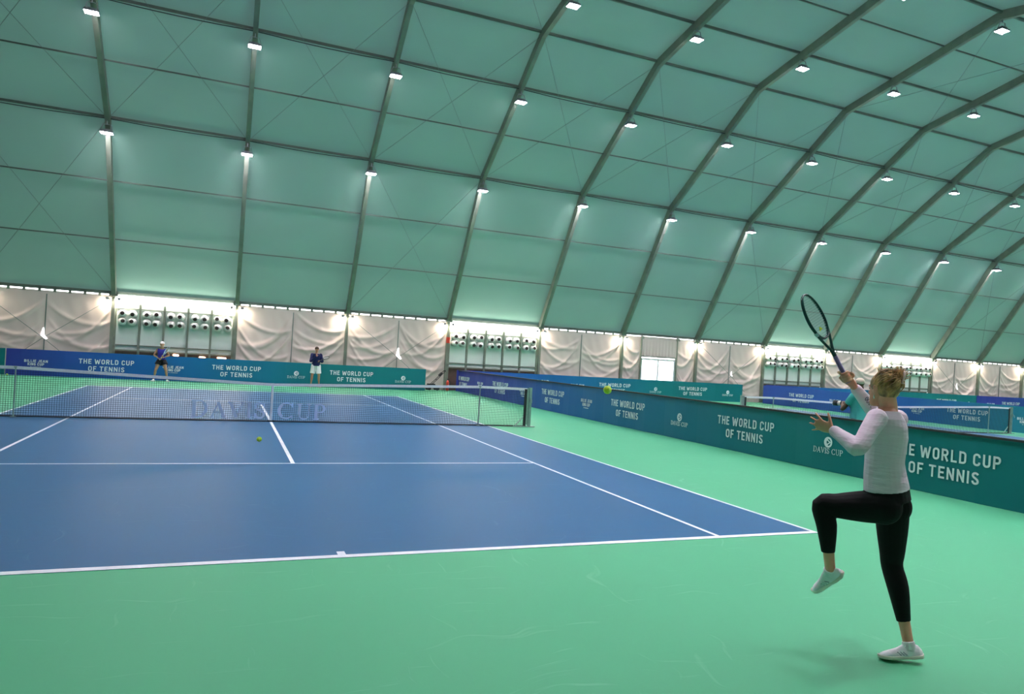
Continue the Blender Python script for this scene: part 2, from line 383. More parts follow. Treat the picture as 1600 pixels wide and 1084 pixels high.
# ------------------------------------------------------------------ hall geometry
AX = [-15.4, -10.55, -5.65, -0.73, 4.23, 9.31, 14.45, 19.56, 24.64, 29.68, 34.68, 39.68, 44.6, 49.48, 54.35, 59.2]   # arches along the hall
YC = 11.95
half = [(30.27, 3.62), (29.03, 5.79), (27.48, 7.93), (25.94, 10.04), (23.73, 11.45), (21.58, 12.83), (19.40, 14.23), (16.87, 14.79), (14.32, 15.27), (11.95, 15.66)]
KN = [0, 3, 6, 9]
k_ = 1.056
prof = half + [(YC-(y-YC)*k_, z) for y, z in half[-2::-1]]        # far eave .. ridge .. near eave
YF, YN = 30.27, prof[-1][0]
X0, X1 = AX[0], AX[-1]
def pnorm(i):
    a = Vector(prof[max(i-1, 0)]); b = Vector(prof[min(i+1, len(prof)-1)])
    t = (b-a).normalized(); n = Vector((-t.y, t.x))
    if n.y > 0 and False: pass
    mid = Vector((YC, 0))
    if (Vector(prof[i])-mid).dot(n) < 0: n = -n
    return n
outer_p = [Vector(prof[i])+pnorm(i)*0.20 for i in range(len(prof))]

# floor: green acrylic with inset blue courts and painted lines (parts of the floor)
bm = bmesh.new(); box(bm, ((X0+X1)/2, (YF+YN)/2, -0.05), (X1-X0, YF-YN+0.6, 0.1))
floor = tag(obj('floor', bm, MT['green']), kind='structure')
def court(cx, y0, yn, y1, parent):
    hw = 5.485; sw_ = 4.115
    bm = bmesh.new(); box(bm, (cx, (y0+y1)/2, 0.0015), (2*hw, y1-y0, 0.003)); obj('court_surface', bm, MT['blue'], parent)
    bm = bmesh.new(); t = 0.05; z = 0.0035
    def ln(xa, xb, ya, yb): box(bm, ((xa+xb)/2, (ya+yb)/2, z), (xb-xa, yb-ya, 0.002))
    ln(cx-hw, cx+hw, y0, y0+0.09); ln(cx-hw, cx+hw, y1-0.09, y1)
    for s in (-1, 1):
        a = cx+s*hw; ln(min(a, a-s*t), max(a, a-s*t), y0+.09, y1-.09)
        a = cx+s*sw_; ln(min(a, a-s*t), max(a, a-s*t), y0+.09, y1-.09)
    ys0, ys1 = yn-6.55, yn+6.15
    ln(cx-sw_+t, cx+sw_-t, ys0-0.025, ys0+0.025); ln(cx-sw_+t, cx+sw_-t, ys1-0.025, ys1+0.025)
    ln(cx-.03, cx+.03, ys0+.025, ys1-.025)
    ln(cx-.035, cx+.035, y0+.09, y0+.2); ln(cx-.035, cx+.035, y1-.2, y1-.09)
    obj('court_line', bm, MT['line'], parent)
court(0, -0.05, 12.0, 23.62, floor)
court(21.2, 1.0, 13.0, 24.8, floor)
court(40.4, 1.0, 13.0, 24.8, floor)

# ceiling membrane
bm = bmesh.new()
nx = 60
xs = [X0+(X1-X0)*i/nx for i in range(nx+1)]
grid = [[bm.verts.new((x, p.x, p.y)) for p in outer_p] for x in xs]
for i in range(nx):
    for j in range(len(outer_p)-1): bm.faces.new((grid[i][j], grid[i][j+1], grid[i+1][j+1], grid[i+1][j]))
tag(obj('ceiling', bm, MT['roof']), kind='structure')
# gable walls
for nm, x in (('wall_left', X0-0.005), ('wall_right', X1+0.005)):
    bm = bmesh.new(); vs = [bm.verts.new((x, YF+.1, 0))]+[bm.verts.new((x, p.x, p.y)) for p in outer_p]+[bm.verts.new((x, YN-.1, 0))]
    bm.faces.new(vs); tag(obj(nm, bm, MT['gable']), kind='structure')
# outside paving seen through the glass doors
bm = bmesh.new(); box(bm, (22, 45, -0.2), (120, 29, 0.1)); tag(obj('outside_paving', bm, MT['concrete']), 'pale paving outside beyond the glass doors', 'paving')

# wall curtains with hanging folds; bays: index of arch at the left of the bay
VENT = [2, 5, 9, 11]; DOORBAY = 7
ZT = 3.545
def fold(u, v, wdt, seed):
    """displacement of a slack curtain panel; u along 0..1, v height 0..1"""
    rr = random.Random(seed); d = 0.0
    for s in range(2):
        x = u if s == 0 else 1-u
        for k in range(4):
            a = rr.uniform(0.9, 3.2); ph = rr.uniform(-0.05, 0.3)+0.13*k
            line = (1-v) - ph - a*0.33*x*(1.4-x)       # creases sweep down from the top corners
            amp = rr.uniform(0.05, 0.10)*math.exp(-(x*1.1)**2)*(0.35+x)
            d += amp*math.exp(-(line/0.026)**2)
    d += 0.016*math.sin(u*6+seed)*math.sin(v*4+seed*2) + 0.003*math.sin(u*31+v*14+seed)
    e = min(1, min(u, 1-u)*9)*min(1, (1-v)*8)
    return d*e
bm = bmesh.new()
def curtain(xa, xb, za, zb, y, seed):
    n, m = 60, 60
    g = [[bm.verts.new((xa+(xb-xa)*i/n, y-fold(i/n, j/m, xb-xa, seed)*1.5, za+(zb-za)*j/m)) for j in range(m+1)] for i in range(n+1)]
    for i in range(n):
        for j in range(m): bm.faces.new((g[i][j], g[i+1][j], g[i+1][j+1], g[i][j+1])).smooth = True
for b in range(len(AX)-1):
    xa, xb = AX[b], AX[b+1]
    if b in VENT: continue
    if b == DOORBAY:
        curtain(xa, 20.87, 0, ZT, YF+.10, b); curtain(23.21, xb, 0, ZT, YF+.10, b+50); continue
    xm = (xa+xb)/2
    curtain(xa, xm, 0, ZT, YF+.10, b*2); curtain(xm, xb, 0, ZT, YF+.10, b*2+1)
tag(obj('wall_back', bm, MT['curtain']), kind='structure')
bm = bmesh.new(); box(bm, ((X0+X1)/2, YN-.14, 1.8), (X1-X0, .04, 3.6)); tag(obj('wall_front', bm, MT['curtain']), kind='structure')
# lacing tabs that close most of the daylight gap under the eave
bm = bmesh.new()
for b in range(len(AX)-1):
    if b in VENT or b == DOORBAY: continue
    n = 9
    for i in range(n+1):
        x = AX[b]+(AX[b+1]-AX[b])*i/n; box(bm, (x, YF+.10, 3.56), (0.10, 0.03, 0.14))
tag(obj('trim_1', bm, MT['steel']), kind='structure')

def ordinal(i):
    return ['first', 'second', 'third', 'fourth', 'fifth', 'sixth', 'seventh', 'eighth', 'ninth', 'tenth', 'eleventh', 'twelfth', 'thirteenth', 'fourteenth'][i]
def arch_name(i):
    """arches in words, counted from the left edge of the photo"""
    return 'hidden far left' if i == 0 else 'just outside left' if i == 1 else ordinal(i-2)

# arches: box beam along the profile plus the two wall posts
for ai, x in enumerate(AX):
    root = empty('roof_arch', (x, 0, 0))
    nm = {0: 'dark green steel roof arch standing at the left gable end', 1: 'dark green steel roof arch just left of the picture edge'}.get(ai, 'dark green steel roof arch, %s one counted from the left edge' % ordinal(min(ai-2, 13)))
    tag(root, nm, 'arch', 'steel roof arches of the hall')
    bm = bmesh.new(); rings = []
    for i in [k for k in range(len(prof)) if k in (0, 3, 6, 9, 12, 15, 18)]:
        n = pnorm(i); p = Vector(prof[i])
        rings.append([Vector((sx*0.085, p.x+n.x*sn, p.y+n.y*sn)) for sx, sn in ((-1, -.17), (1, -.17), (1, .17), (-1, .17))])
    ring_mesh(bm, rings); obj('arch_beam', bm, MT['steel'], root)
    for y in (YF, YN):
        bm = bmesh.new(); box(bm, (0, y+(0 if y > 0 else 0), 1.83), (0.13, 0.20, 3.66)); obj('wall_post', bm, MT['steel'], root)
        bm = bmesh.new(); box(bm, (0, y-.02*(1 if y > 0 else -1), 3.56), (0.34, 0.30, 0.10)); obj('eave_bracket', bm, MT['steel'], root)
        bm = bmesh.new(); box(bm, (0, y, .012), (.3, .3, .024)); obj('base_plate', bm, MT['steel'], root)
# purlins
def prow(i):
    return i if i <= 9 else i-18
for i, (y, z) in enumerate(prof):
    n = pnorm(i); p = Vector(prof[i])+n*0.10
    th = 0.13 if i in (0, 18) else (0.085 if i in (3, 5, 6, 7, 9, 11, 12, 13, 15) else 0.05)
    bm = bmesh.new(); beam(bm, (X0, p.x, p.y), (X1, p.x, p.y), th, th)
    side = 'far' if i < 9 else 'near'; kk = i if i <= 9 else 18-i
    nm = 'steel purlin along the ridge of the tent roof' if i == 9 else 'steel eave rail along the top of the %s wall' % side if kk == 0 else 'steel roof purlin, %s row above the %s eave' % (ordinal(kk-1), side)
    tag(obj('roof_purlin', bm, MT['purlin']), nm, 'purlin', 'purlins of the roof')
# power cables slung along the lamp purlins
for i in (3, 5):
    y, z = prof[i]; n = pnorm(i)
    bm = bmesh.new(); pts = []
    for b in range(1, len(AX)-2):
        for t in (0, .25, .5, .75):
            pts.append((AX[b]+(AX[b+1]-AX[b])*t, y-n.x*0.02, z-n.y*0.02-0.05*math.sin(PI*t)))
    tube(bm, pts, 0.016, 6, sub=2)
    tag(obj('power_cable', bm, MT['black']), 'black power cable slung along the %s lamp row of the roof' % ('lowest' if i == 3 else 'middle'), 'cable')
# bracing cables
tiers = {0: (0, 3, 'lowest'), 1: (3, 6, 'middle'), 2: (6, 9, 'upper')}
for b in range(1, len(AX)-2):
    for t, (i, j, tn) in tiers.items():
        if not (t == 1 or b in (1, 4, 8, 12)): continue
        pi, pj = Vector(prof[i])-pnorm(i)*0.02, Vector(prof[j])-pnorm(j)*0.02
        for s in (0, 1):
            xa, xb = (AX[b], AX[b+1]) if s == 0 else (AX[b+1], AX[b])
            bm = bmesh.new(); tube(bm, [(xa, pi.x, pi.y), (xb, pj.x, pj.y)], 0.008, 5)
            bay = 'left of the first arch' if b == 1 else 'between %s and %s arches from left' % (ordinal(b-2), ordinal(b-1))
            tag(obj('bracing_cable', bm, MT['cable']), 'cable rising %s, %s tier, %s' % ('right' if s == 0 else 'left', tn, bay), 'cable', 'bracing cables under the roof')
# sidewall bracing cables and middle studs in some bays
for b in (1, 4, 8, 12):
    for s in (0, 1):
        xa, xb = (AX[b], AX[b+1]) if s == 0 else (AX[b+1], AX[b])
        bm = bmesh.new(); tube(bm, [(xa, YF-.13, 3.45), ((xa+xb)/2, YF-.17, 1.55), (xa+(xb-xa)*.72, YF-.14, .62)], 0.012, 5)
        tag(obj('wall_brace', bm, MT['cable']), 'wall bracing cable sloping down %s in the %s far wall bay' % ('right' if s == 0 else 'left', {1: 'leftmost', 4: 'fourth', 8: 'eighth', 12: 'twelfth'}[b]), 'cable', 'bracing cables on the far wall')
for b in range(1, len(AX)-2):
    if b in VENT or b == DOORBAY: continue
    xm = (AX[b]+AX[b+1])/2
    bm = bmesh.new(); box(bm, (xm, YF+.06, 1.7), (0.035, 0.03, 3.4))
    tag(obj('wall_stud', bm, MT['cable']), 'thin upright stud in the middle of the far wall bay, %s from left' % ordinal(b-1), 'stud', 'studs of the far wall')

# glowing plates standing in for daylight where slack curtains part at the stud
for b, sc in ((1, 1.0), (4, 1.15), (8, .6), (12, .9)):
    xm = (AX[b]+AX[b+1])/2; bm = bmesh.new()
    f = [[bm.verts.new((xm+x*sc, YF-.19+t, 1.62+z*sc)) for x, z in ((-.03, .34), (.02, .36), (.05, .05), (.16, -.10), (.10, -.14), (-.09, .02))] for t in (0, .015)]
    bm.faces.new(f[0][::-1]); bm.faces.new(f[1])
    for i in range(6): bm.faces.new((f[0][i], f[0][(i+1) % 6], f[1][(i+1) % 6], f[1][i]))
    tag(obj('curtain_gap_glow', bm, MT['day']), 'glowing plate as daylight slit between the curtains at the %s far wall bay' % {1: 'leftmost', 4: 'fourth', 8: 'eighth', 12: 'twelfth'}[b], 'gap', 'glowing plates as daylight slits in the far wall')

# ------------------------------------------------------------------ floodlights
def make_lamp():
    root = empty('floodlight')
    bm = bmesh.new(); r0 = []
    for z, a, b in ((0.0, .21, .165), (.035, .215, .17), (.075, .20, .155), (.13, .10, .08)):
        r0.append([Vector((x*a, y*b, z)) for x, y in ((-1, -1), (1, -1), (1, 1), (-1, 1))])
    ring_mesh(bm, r0)
    for k in range(-3, 4): box(bm, (k*.045, 0, .115), (.010, .22, .07))
    obj('lamp_housing', bm, MT['lamp_body'], root)
    bm = bmesh.new(); box(bm, (0, 0, -.006), (.39, .30, .010)); obj('lamp_lens', bm, MT['lens'], root)
    bm = bmesh.new()
    for s in (-1, 1): beam(bm, (s*.22, 0, .04), (s*.13, 0, .33), .03, .012)
    box(bm, (0, 0, .33), (.28, .04, .012)); beam(bm, (0, 0, .33), (0, 0, .47), .03, .03)
    obj('lamp_bracket', bm, MT['lamp_body'], root)
    return root
lamp0 = make_lamp(); first = True
rows = {3: 'lowest row', 5: 'second row', 7: 'third row', 9: 'ridge row', 11: 'high near row', 13: 'middle near row', 15: 'lowest near row'}
for ai in range(2, len(AX)-1):
    for i, rn in rows.items():
        if (ai < 3 and i > 9) or (i == 15 and ai < 4): continue
        o = lamp0 if first else copy_tree(lamp0); first = False
        y, z = prof[i]
        o.location = (AX[ai], y-(.12 if i < 9 else -.12 if i > 9 else 0), z-.60)
        tag(o, 'lit floodlight on the %s arch from the left, %s' % (ordinal(ai-2), rn), 'floodlight', 'ceiling floodlights')
# warm wall spots at the top of each far post
def make_spot():
    root = empty('wall_spotlight')
    bm = bmesh.new(); tube(bm, [(0, -.02, .12), (0, 0, 0)], [.06, .075], 12); obj('spot_body', bm, MT['lamp_body'], root)
    bm = bmesh.new(); tube(bm, [(0, 0, -.002), (0, .004, -.02)], .065, 12); obj('spot_lens', bm, MT['spot'], root)
    return root
sp0 = make_spot(); first = True
for ai in range(1, len(AX)-1):
    for s in (-1, 1):
        o = sp0 if first else copy_tree(sp0); first = False
        o.location = (AX[ai]+s*.22, YF-.12, 3.34)
        tag(o, 'small warm spotlight under the eave, %s of the %s post' % ('left' if s < 0 else 'right', 'outermost left' if ai == 1 else ordinal(ai-2)), 'spotlight', 'warm spotlights along the far wall')

# ------------------------------------------------------------------ ventilation bays
def make_vent(wd):
    root = empty('ventilation_unit')
    n = 5; cw = wd/n; y = 0.08
    bm = bmesh.new()
    for i in range(n+1): box(bm, (-wd/2+i*cw, y-.03, 1.62), (0.085 if 0 < i < n else .12, 0.10, 3.24))
    for z, t in ((3.02, .03), (1.42, .05), (1.20, .06)): box(bm, (0, y-.015, z), (wd, .05, t))
    obj('mullion_frame', bm, MT['steel'], root)
    for i in range(n):
        cx = -wd/2+(i+.5)*cw
        bm = bmesh.new(); box(bm, (cx, y+.03, 2.24), (cw, .02, 2.06)); obj('sheet_panel', bm, MT['vent_panel'], root)
        for a in (-1, 1):
            for zz in (2.80, 2.44):
                rr = random.Random(i*7+a+int(zz*10)); dx, dz = rr.uniform(-.06, .06), rr.uniform(-.07, .03)
                c0 = Vector((cx+a*.20, y+.02, zz)); c1 = Vector((cx+a*.20+dx*.5, y-.16, zz)); c2 = Vector((cx+a*.20+dx, y-.30, zz+dz))
                bm = bmesh.new(); tube(bm, [c0, c1, c1+(c2-c1)*.15, c2], [.165, .165, .15, .115], 18); nz = obj('air_nozzle', bm, MT['white_metal'], root, smooth=True)
                d = (c2-c1).normalized()
                bm = bmesh.new(); tube(bm, [c2-d*.01, c2+d*.006], [.082, .082], 16); obj('nozzle_mouth', bm, MT['dark'], nz)
    bm = bmesh.new(); box(bm, (0, y+.12, .60), (wd, .04, 1.20)); obj('lower_board', bm, MT['brown'], root)
    bm = bmesh.new(); box(bm, (0, y-.08, 3.435), (wd-.14, .18, .21)); obj('lit_diffuser', bm, MT['strip'], root)
    return root
v0 = make_vent(4.78); first = True
vn = ['leftmost, behind the woman in the blue top', 'second from left, behind the net post', 'third from left, right of the glass doors', 'rightmost, behind the head of the near player']
for k, b in enumerate(VENT):
    o = v0 if first else copy_tree(v0); first = False
    o.location = ((AX[b]+AX[b+1])/2, YF, 0); o.scale = ((AX[b+1]-AX[b]-.16)/4.78, 1, 1)
    tag(o, 'ventilation wall with round air nozzles, %s' % vn[k], 'ventilation unit', 'ventilation walls with air nozzles')
# glowing heaters behind the first vent wall's lower rail
for k, (x, z, sx) in enumerate(((-3.12, 1.10, .16), (-2.05, 1.06, .18), (-1.25, 1.07, .30))):
    bm = bmesh.new(); tube(bm, [(x-sx/2, YF-.10, z), (x+sx/2, YF-.10, z-.01)], .05, 10, round_ends=True)
    t = obj('heater_lamp', bm, MT['warm'])
    tag(t, 'small glowing orange heater lamp on the dark vent rail, %s of three' % ['left', 'middle', 'right'][k], 'heater lamp', 'glowing heaters at the vent')

# ------------------------------------------------------------------ glass double door bay
dr = tag(empty('door_1', (22.04, YF, 0)), kind='structure')
bm = bmesh.new()
for x in (-1.12, 0, 1.12): box(bm, (x, .06, 1.11), (.10 if x else .09, .10, 2.22))
box(bm, (0, .06, 2.26), (2.34, .10, .10)); box(bm, (0, .06, .06), (2.3, .10, .12)); box(bm, (-.56, .06, 1.0), (1.02, .05, .05)) if False else None
obj('door_frame', bm, MT['white_metal'], dr)
for s in (-1, 1):
    bm = bmesh.new(); box(bm, (s*.56, .06, 1.16), (1.03, .012, 2.10)); obj('door_pane', bm, MT['glass'], dr)
bm = bmesh.new(); tube(bm, [(.10, -.02, .9), (.10, -.02, 1.2)], .012, 8); tube(bm, [(-.10, -.02, .9), (-.10, -.02, 1.2)], .012, 8); obj('door_handle', bm, MT['lamp_body'], dr)
en = empty('entrance_canopy', (22.04, YF, 0)); tag(en, 'boxy fabric entrance housing above the glass double doors', 'canopy')
bm = bmesh.new()
for x in (-1.22, 1.22):
    box(bm, (x, -.02, 1.80), (.07, .10, 3.60)); box(bm, (x, -.10, 3.50), (.16, .14, .16))
box(bm, (0, -.04, 2.42), (2.44, .07, .07)); box(bm, (0, -.06, 2.42), (.3, .10, .09))
obj('canopy_frame', bm, MT['steel'], en)
bm = bmesh.new(); g = []
for i in range(41):
    x = -1.18+2.36*i/40; g.append([bm.verts.new((x, -.02+.025*math.sin(i*1.7)*(1-j/8), 2.45+1.12*j/8)) for j in range(9)])
for i in range(40):
    for j in range(8): bm.faces.new((g[i][j], g[i+1][j], g[i+1][j+1], g[i][j+1]))
obj('canopy_fabric', bm, MT['curtain'], en, smooth=True)

# ------------------------------------------------------------------ printed barriers
def barrier(label, p, q, h, items, material, thick=0.05, rail=False, name='court_barrier'):
    """free standing printed barrier from p to q (x, y); items: (kind, distance from p)"""
    p, q = Vector((*p, 0)), Vector((*q, 0)); d = (q-p); L = d.length; d.normalize(); nrm = Vector((d.y, -d.x, 0))
    root = empty(name, p); tag(root, label, 'barrier', 'printed court barriers')
    bm = bmesh.new(); n = max(4, int(L/0.5)); rg = []
    for i in range(n+1):
        c = d*(L*i/n)+nrm*(0.012*math.sin(i*1.9)); w = nrm*thick/2
        rg.append([c+w+Vector((0, 0, .004)), c+w+Vector((0, 0, h)), c-w+Vector((0, 0, h)), c-w+Vector((0, 0, .004))])
    ring_mesh(bm, rg); obj('printed_panel', bm, material, root)
    if rail:
        bm = bmesh.new(); beam(bm, nrm*.03+Vector((0, 0, h-.005)), nrm*.03+d*L+Vector((0, 0, h-.005)), .10, .035); obj('top_rail', bm, MT['black'], root)
    for kind, s in items:
        pl = Plane(d*s+nrm*(thick/2+.014), d, (0, 0, 1))
        {'T': slogan, 'D': cup_logo, 'B': team_logo}[kind](root, pl)
    return root
g0 = [(0, VIO), (.25, BLU), (.52, PET), (.72, TEA), (1, TEA)]
m1 = banner_mat('banner_print_court', g0, 0, 0, 17)
barrier('blue to teal slogan barrier along the far wall behind the two distant players', (-9.08, 29), (7.95, 29), 1.06,
        [('B', 1.01), ('T', 3.48), ('B', 5.96), ('T', 8.48), ('D', 11.0), ('T', 13.48), ('D', 15.93)], m1)
m1b = banner_mat('banner_print_green', [(0, TEA), (1, TEA)], 0, 0, 6)
barrier('plain green barrier end at the left edge of the picture', (-15.2, 29), (-9.12, 29), 1.06, [('D', 2.2)], m1b)
m2 = banner_mat('banner_print_second', g0, 0, 0, 17)
barrier('blue to green slogan barrier by the far wall below the glass doors', (9.75, 29.75), (27.8, 29.75), 1.08,
        [('B', 1.7), ('T', 4.15), ('B', 6.87), ('T', 9.2), ('D', 11.87), ('T', 14.43), ('D', 16.95)], m2)
barrier('green slogan barrier by the far wall behind the third court', (29.6, 29.75), (48.7, 29.75), 1.14,
        [('B', 2.0), ('T', 4.6), ('B', 7.4), ('T', 10.1), ('D', 12.9), ('T', 16.0), ('D', 18.3)], m2)
m3 = banner_mat('banner_print_third', [(0, VIO), (.3, VIO), (1, BLU)], 0, 0, 9)
barrier('violet slogan barrier by the far wall at the right edge of the picture', (48.75, 29.75), (58.9, 29.75), 1.14, [('B', 1.5), ('T', 3.7), ('B', 6.2), ('T', 8.7)], m3)
# barriers between the courts run from the far wall towards the camera (object space: distance = -y)
gf = [(0, VIO), (.25, VIO), (.50, BLU), (.72, PET), (.95, TEA), (1, TEA)]
def inv(g): return g
mf = banner_mat('banner_print_divider', gf, 1, 0, -26)
f1 = barrier('long blue to teal slogan barrier with a black top rail beside the near court', (9.9, 30.05), (9.9, -6.9), 1.07,
        [('T', 1.15), ('B', 3.85), ('T', 6.6), ('B', 9.35), ('T', 12.25), ('B', 15.03), ('T', 17.73), ('D', 20.5), ('T', 23.14), ('D', 25.72), ('T', 28.26), ('D', 31.0), ('T', 33.6)], mf, rail=True)
f2 = barrier('blue slogan barrier beyond the second court net at the right', (29.3, 29.6), (29.3, 1.0), 1.10,
        [('T', 3.3), ('B', 5.9), ('T', 8.5), ('B', 11.1), ('T', 13.7), ('B', 16.4), ('T', 19.2), ('D', 22)], banner_mat('banner_print_second_divider', [(0, (.03, .08, .40)), (.5, BLU), (.72, (0.01, .20, .30)), (1, (0.01, .22, .30))], 1, 0, -22), rail=False)

# ------------------------------------------------------------------ nets
def make_net(label, cx, y, hl, hr, sl, sr, gname, printed):
    root = empty('tennis_net', (cx, y, 0)); tag(root, label, 'net', 'tennis nets')
    xs_ = [-hl, -sl, 0, sr, hr]; zs_ = [1.06, 1.07, .914, 1.07, 1.06]
    def top(x):
        for i in range(4):
            if x <= xs_[i+1]: return zs_[i]+(zs_[i+1]-zs_[i])*(x-xs_[i])/(xs_[i+1]-xs_[i])
        return zs_[-1]
    bm = bmesh.new(); st = 0.0455; w = .0050
    n = int((hl+hr-.1)/st)
    for i in range(n+1):
        x = -hl+.05+i*st
        beam(bm, (x, 0, .02), (x, 0, top(x)-.02), w, w)
    k = 1
    while k*st < 1.06:
        z = k*st; pts = []
        seg = [x for x in [-hl+.05+j*.35 for j in range(int((hl+hr-.1)/.35)+1)]+[hr-.05]]
        prev = None
        for x in seg:
            ok = top(x)-.03 > z
            if prev is not None and ok and prev[1]: beam(bm, (prev[0], 0, z), (x, 0, z), w, w)
            prev = (x, ok)
        k += 1
    obj('net_mesh', bm, MT['net'], root)
    bm = bmesh.new(); rg = []
    for i in range(41):
        x = -hl+.04+(hl+hr-.08)*i/40; z = top(x); rg.append([Vector((x, -.012, z-.065)), Vector((x, -.010, z)), Vector((x, .010, z)), Vector((x, .012, z-.065))])
    for j in (1, 3): pass
    ring_mesh(bm, rg); obj('top_tape', bm, MT['tape'], root)
    bm = bmesh.new(); tube(bm, [(-hl+.05, 0, .022), (0, -.01, .018), (hr-.05, 0, .022)], .016, 6, sub=4); obj('bottom_cord', bm, MT['black'], root)
    bm = bmesh.new()
    for x in (-hl+.10, hr-.10): box(bm, (x, -.012, .53), (.075, .012, 1.0))
    obj('side_band', bm, MT['black'], root)
    bm = bmesh.new(); box(bm, (0, -.016, .47), (.05, .012, .90)); obj('center_strap', bm, MT['tape'], root)
    bm = bmesh.new(); box(bm, (0, -.02, .02), (.16, .05, .035)); obj('strap_anchor', bm, MT['black'], root)
    if printed:
        pl = Plane((-.24, -.010, 0), (1, 0, 0), (0, 0, 1))
        for wd_, u_, w_2 in (('DAVIS', -.69, 1.62), ('CUP', .93, 1.14)):
            bm = bmesh.new(); serif(bm, pl, wd_, u_, .075, .40, w_2, boost=1.45, small=(.93, (0,))); obj('net_lettering', bm, MT['net_print'], root)
    for x, s in ((-hl, -1), (hr, 1)):
        bm = bmesh.new()
        box(bm, (x+s*.04, 0, .545), (.075, .075, 1.06)); box(bm, (x-s*.03, 0, .56), (.06, .03, 1.0))
        box(bm, (x-s*.12, 0, .012), (.62, .16, .022)); tube(bm, [(x+s*.02, 0, .44), (x-s*.36, 0, .03)], .018, 8)
        box(bm, (x+s*.04, -.05, .75), (.05, .04, .12)); tube(bm, [(x+s*.04, -.07, .75), (x+s*.04, -.14, .75), (x+s*.04, -.14, .66)], .008, 6)
        obj('net_post', bm, MT['post_grey'], root)
    for x in (-sl, sr):
        bm = bmesh.new(); tube(bm, [(cx+x, y-.03, 0), (cx+x, y-.03, 1.055)], .015, 8); box(bm, (cx+x, y-.03, .008), (.10, .10, .014)); box(bm, (cx+x, y-.03, 1.05), (.05, .06, .03))
        tag(obj('singles_stick', bm, MT['post_grey']), '%s grey singles stick holding up the net of the %s court' % ('left' if x < 0 else 'right', gname), 'net stick', 'singles sticks')
    return root
make_net('dark tennis net with white tape and pale lettering across the near court', 0, 12.0, 6.5, 6.58, 5.07, 5.16, 'near', True)
make_net('tennis net with white tape across the second court behind the barrier', 21.2, 13.0, 6.6, 6.75, 5.35, 5.42, 'second', False)

# ------------------------------------------------------------------ balls, cart, extinguisher
def make_ball(loc, label):
    bm = bmesh.new(); ellipsoid(bm, (0, 0, 0), (Vector((.0335, 0, 0)), Vector((0, .0335, 0)), Vector((0, 0, .0335))), 24, 16)
    o = obj('tennis_ball', bm, MT['ball'], smooth=True, loc=loc); tag(o, label, 'ball', 'tennis balls')
    bm = bmesh.new(); pts = []
    for i in range(48):
        t = 2*PI*i/48; a, b = .44, .56
        v = Vector((math.cos(t)+.35*math.cos(3*t), math.sin(t)-.35*math.sin(3*t), .95*math.sin(2*t))).normalized()*.0333; pts.append(v)
    tube(bm, pts, .0011, 5, closed=True); obj('seam', bm, MT['ball_seam'], o, smooth=True)
make_ball((1.765, -1.494, 1.643), 'yellow tennis ball in the air in front of the long barrier')
make_ball((-.576, 4.017, .55), 'yellow-green tennis ball dropping over the blue court left of the centre line')
make_ball((-8.93, 28.6, .0365), 'tiny pale tennis ball lying at the foot of the far barrier, left edge')

cart = empty('hand_cart', (8.55, 29.75, 0)); tag(cart, 'black hand cart with a tilted handle right of the far barrier', 'cart')
bm = bmesh.new()
for y in (-.16, .16): tube(bm, [(-.25, y, .18), (.15, y, .55), (.48, y, .92), (.56, y, 1.00)], .016, 8, sub=3)
tube(bm, [(.56, -.16, 1.0), (.62, 0, 1.02), (.56, .16, 1.0)], .022, 8, sub=3); tube(bm, [(.15, -.16, .55), (.15, .16, .55)], .014, 8)
box(bm, (.36, 0, .82), (.20, .22, .10), Matrix.Rotation(-.8, 3, 'Y')); obj('cart_handle', bm, MT['black'], cart)
bm = bmesh.new(); box(bm, (-.05, 0, .20), (.55, .34, .10)); box(bm, (-.10, 0, .28), (.36, .30, .10)); obj('cart_bed', bm, MT['black'], cart)
for x in (-.24, .18):
    for y in (-.19, .19):
        bm = bmesh.new(); tube(bm, [(x, y-.02, .10), (x, y+.02, .10)], .10, 16); obj('wheel', bm, MT['black'], cart)
bm = bmesh.new(); tube(bm, [(0, 0, 0.0), (0, 0, .42), (0, 0, .50), (0, 0, .54)], [.075, .075, .045, .02], 14)
ex = tag(obj('fire_extinguisher', bm, MT['red'], smooth=True, loc=(9.33, 29.85, 0)), 'red fire extinguisher at the foot of the wall post beside the barrier end', 'extinguisher')
bm = bmesh.new(); box(bm, (0, 0, .565), (.03, .03, .05)); box(bm, (.03, 0, .60), (.13, .02, .02)); tube(bm, [(0, -.03, .55), (.10, -.06, .45), (.09, -.06, .2)], .012, 6, sub=3); obj('valve_and_hose', bm, MT['black'], ex)
bm = bmesh.new(); box(bm, (9.31, YF-.14, 2.58), (.20, .02, .30)); box(bm, (9.31, YF-.155, 2.58), (.07, .008, .16))
tag(obj('fire_sign', bm, MT['red']), 'small red fire point sign high on the wall post', 'sign')

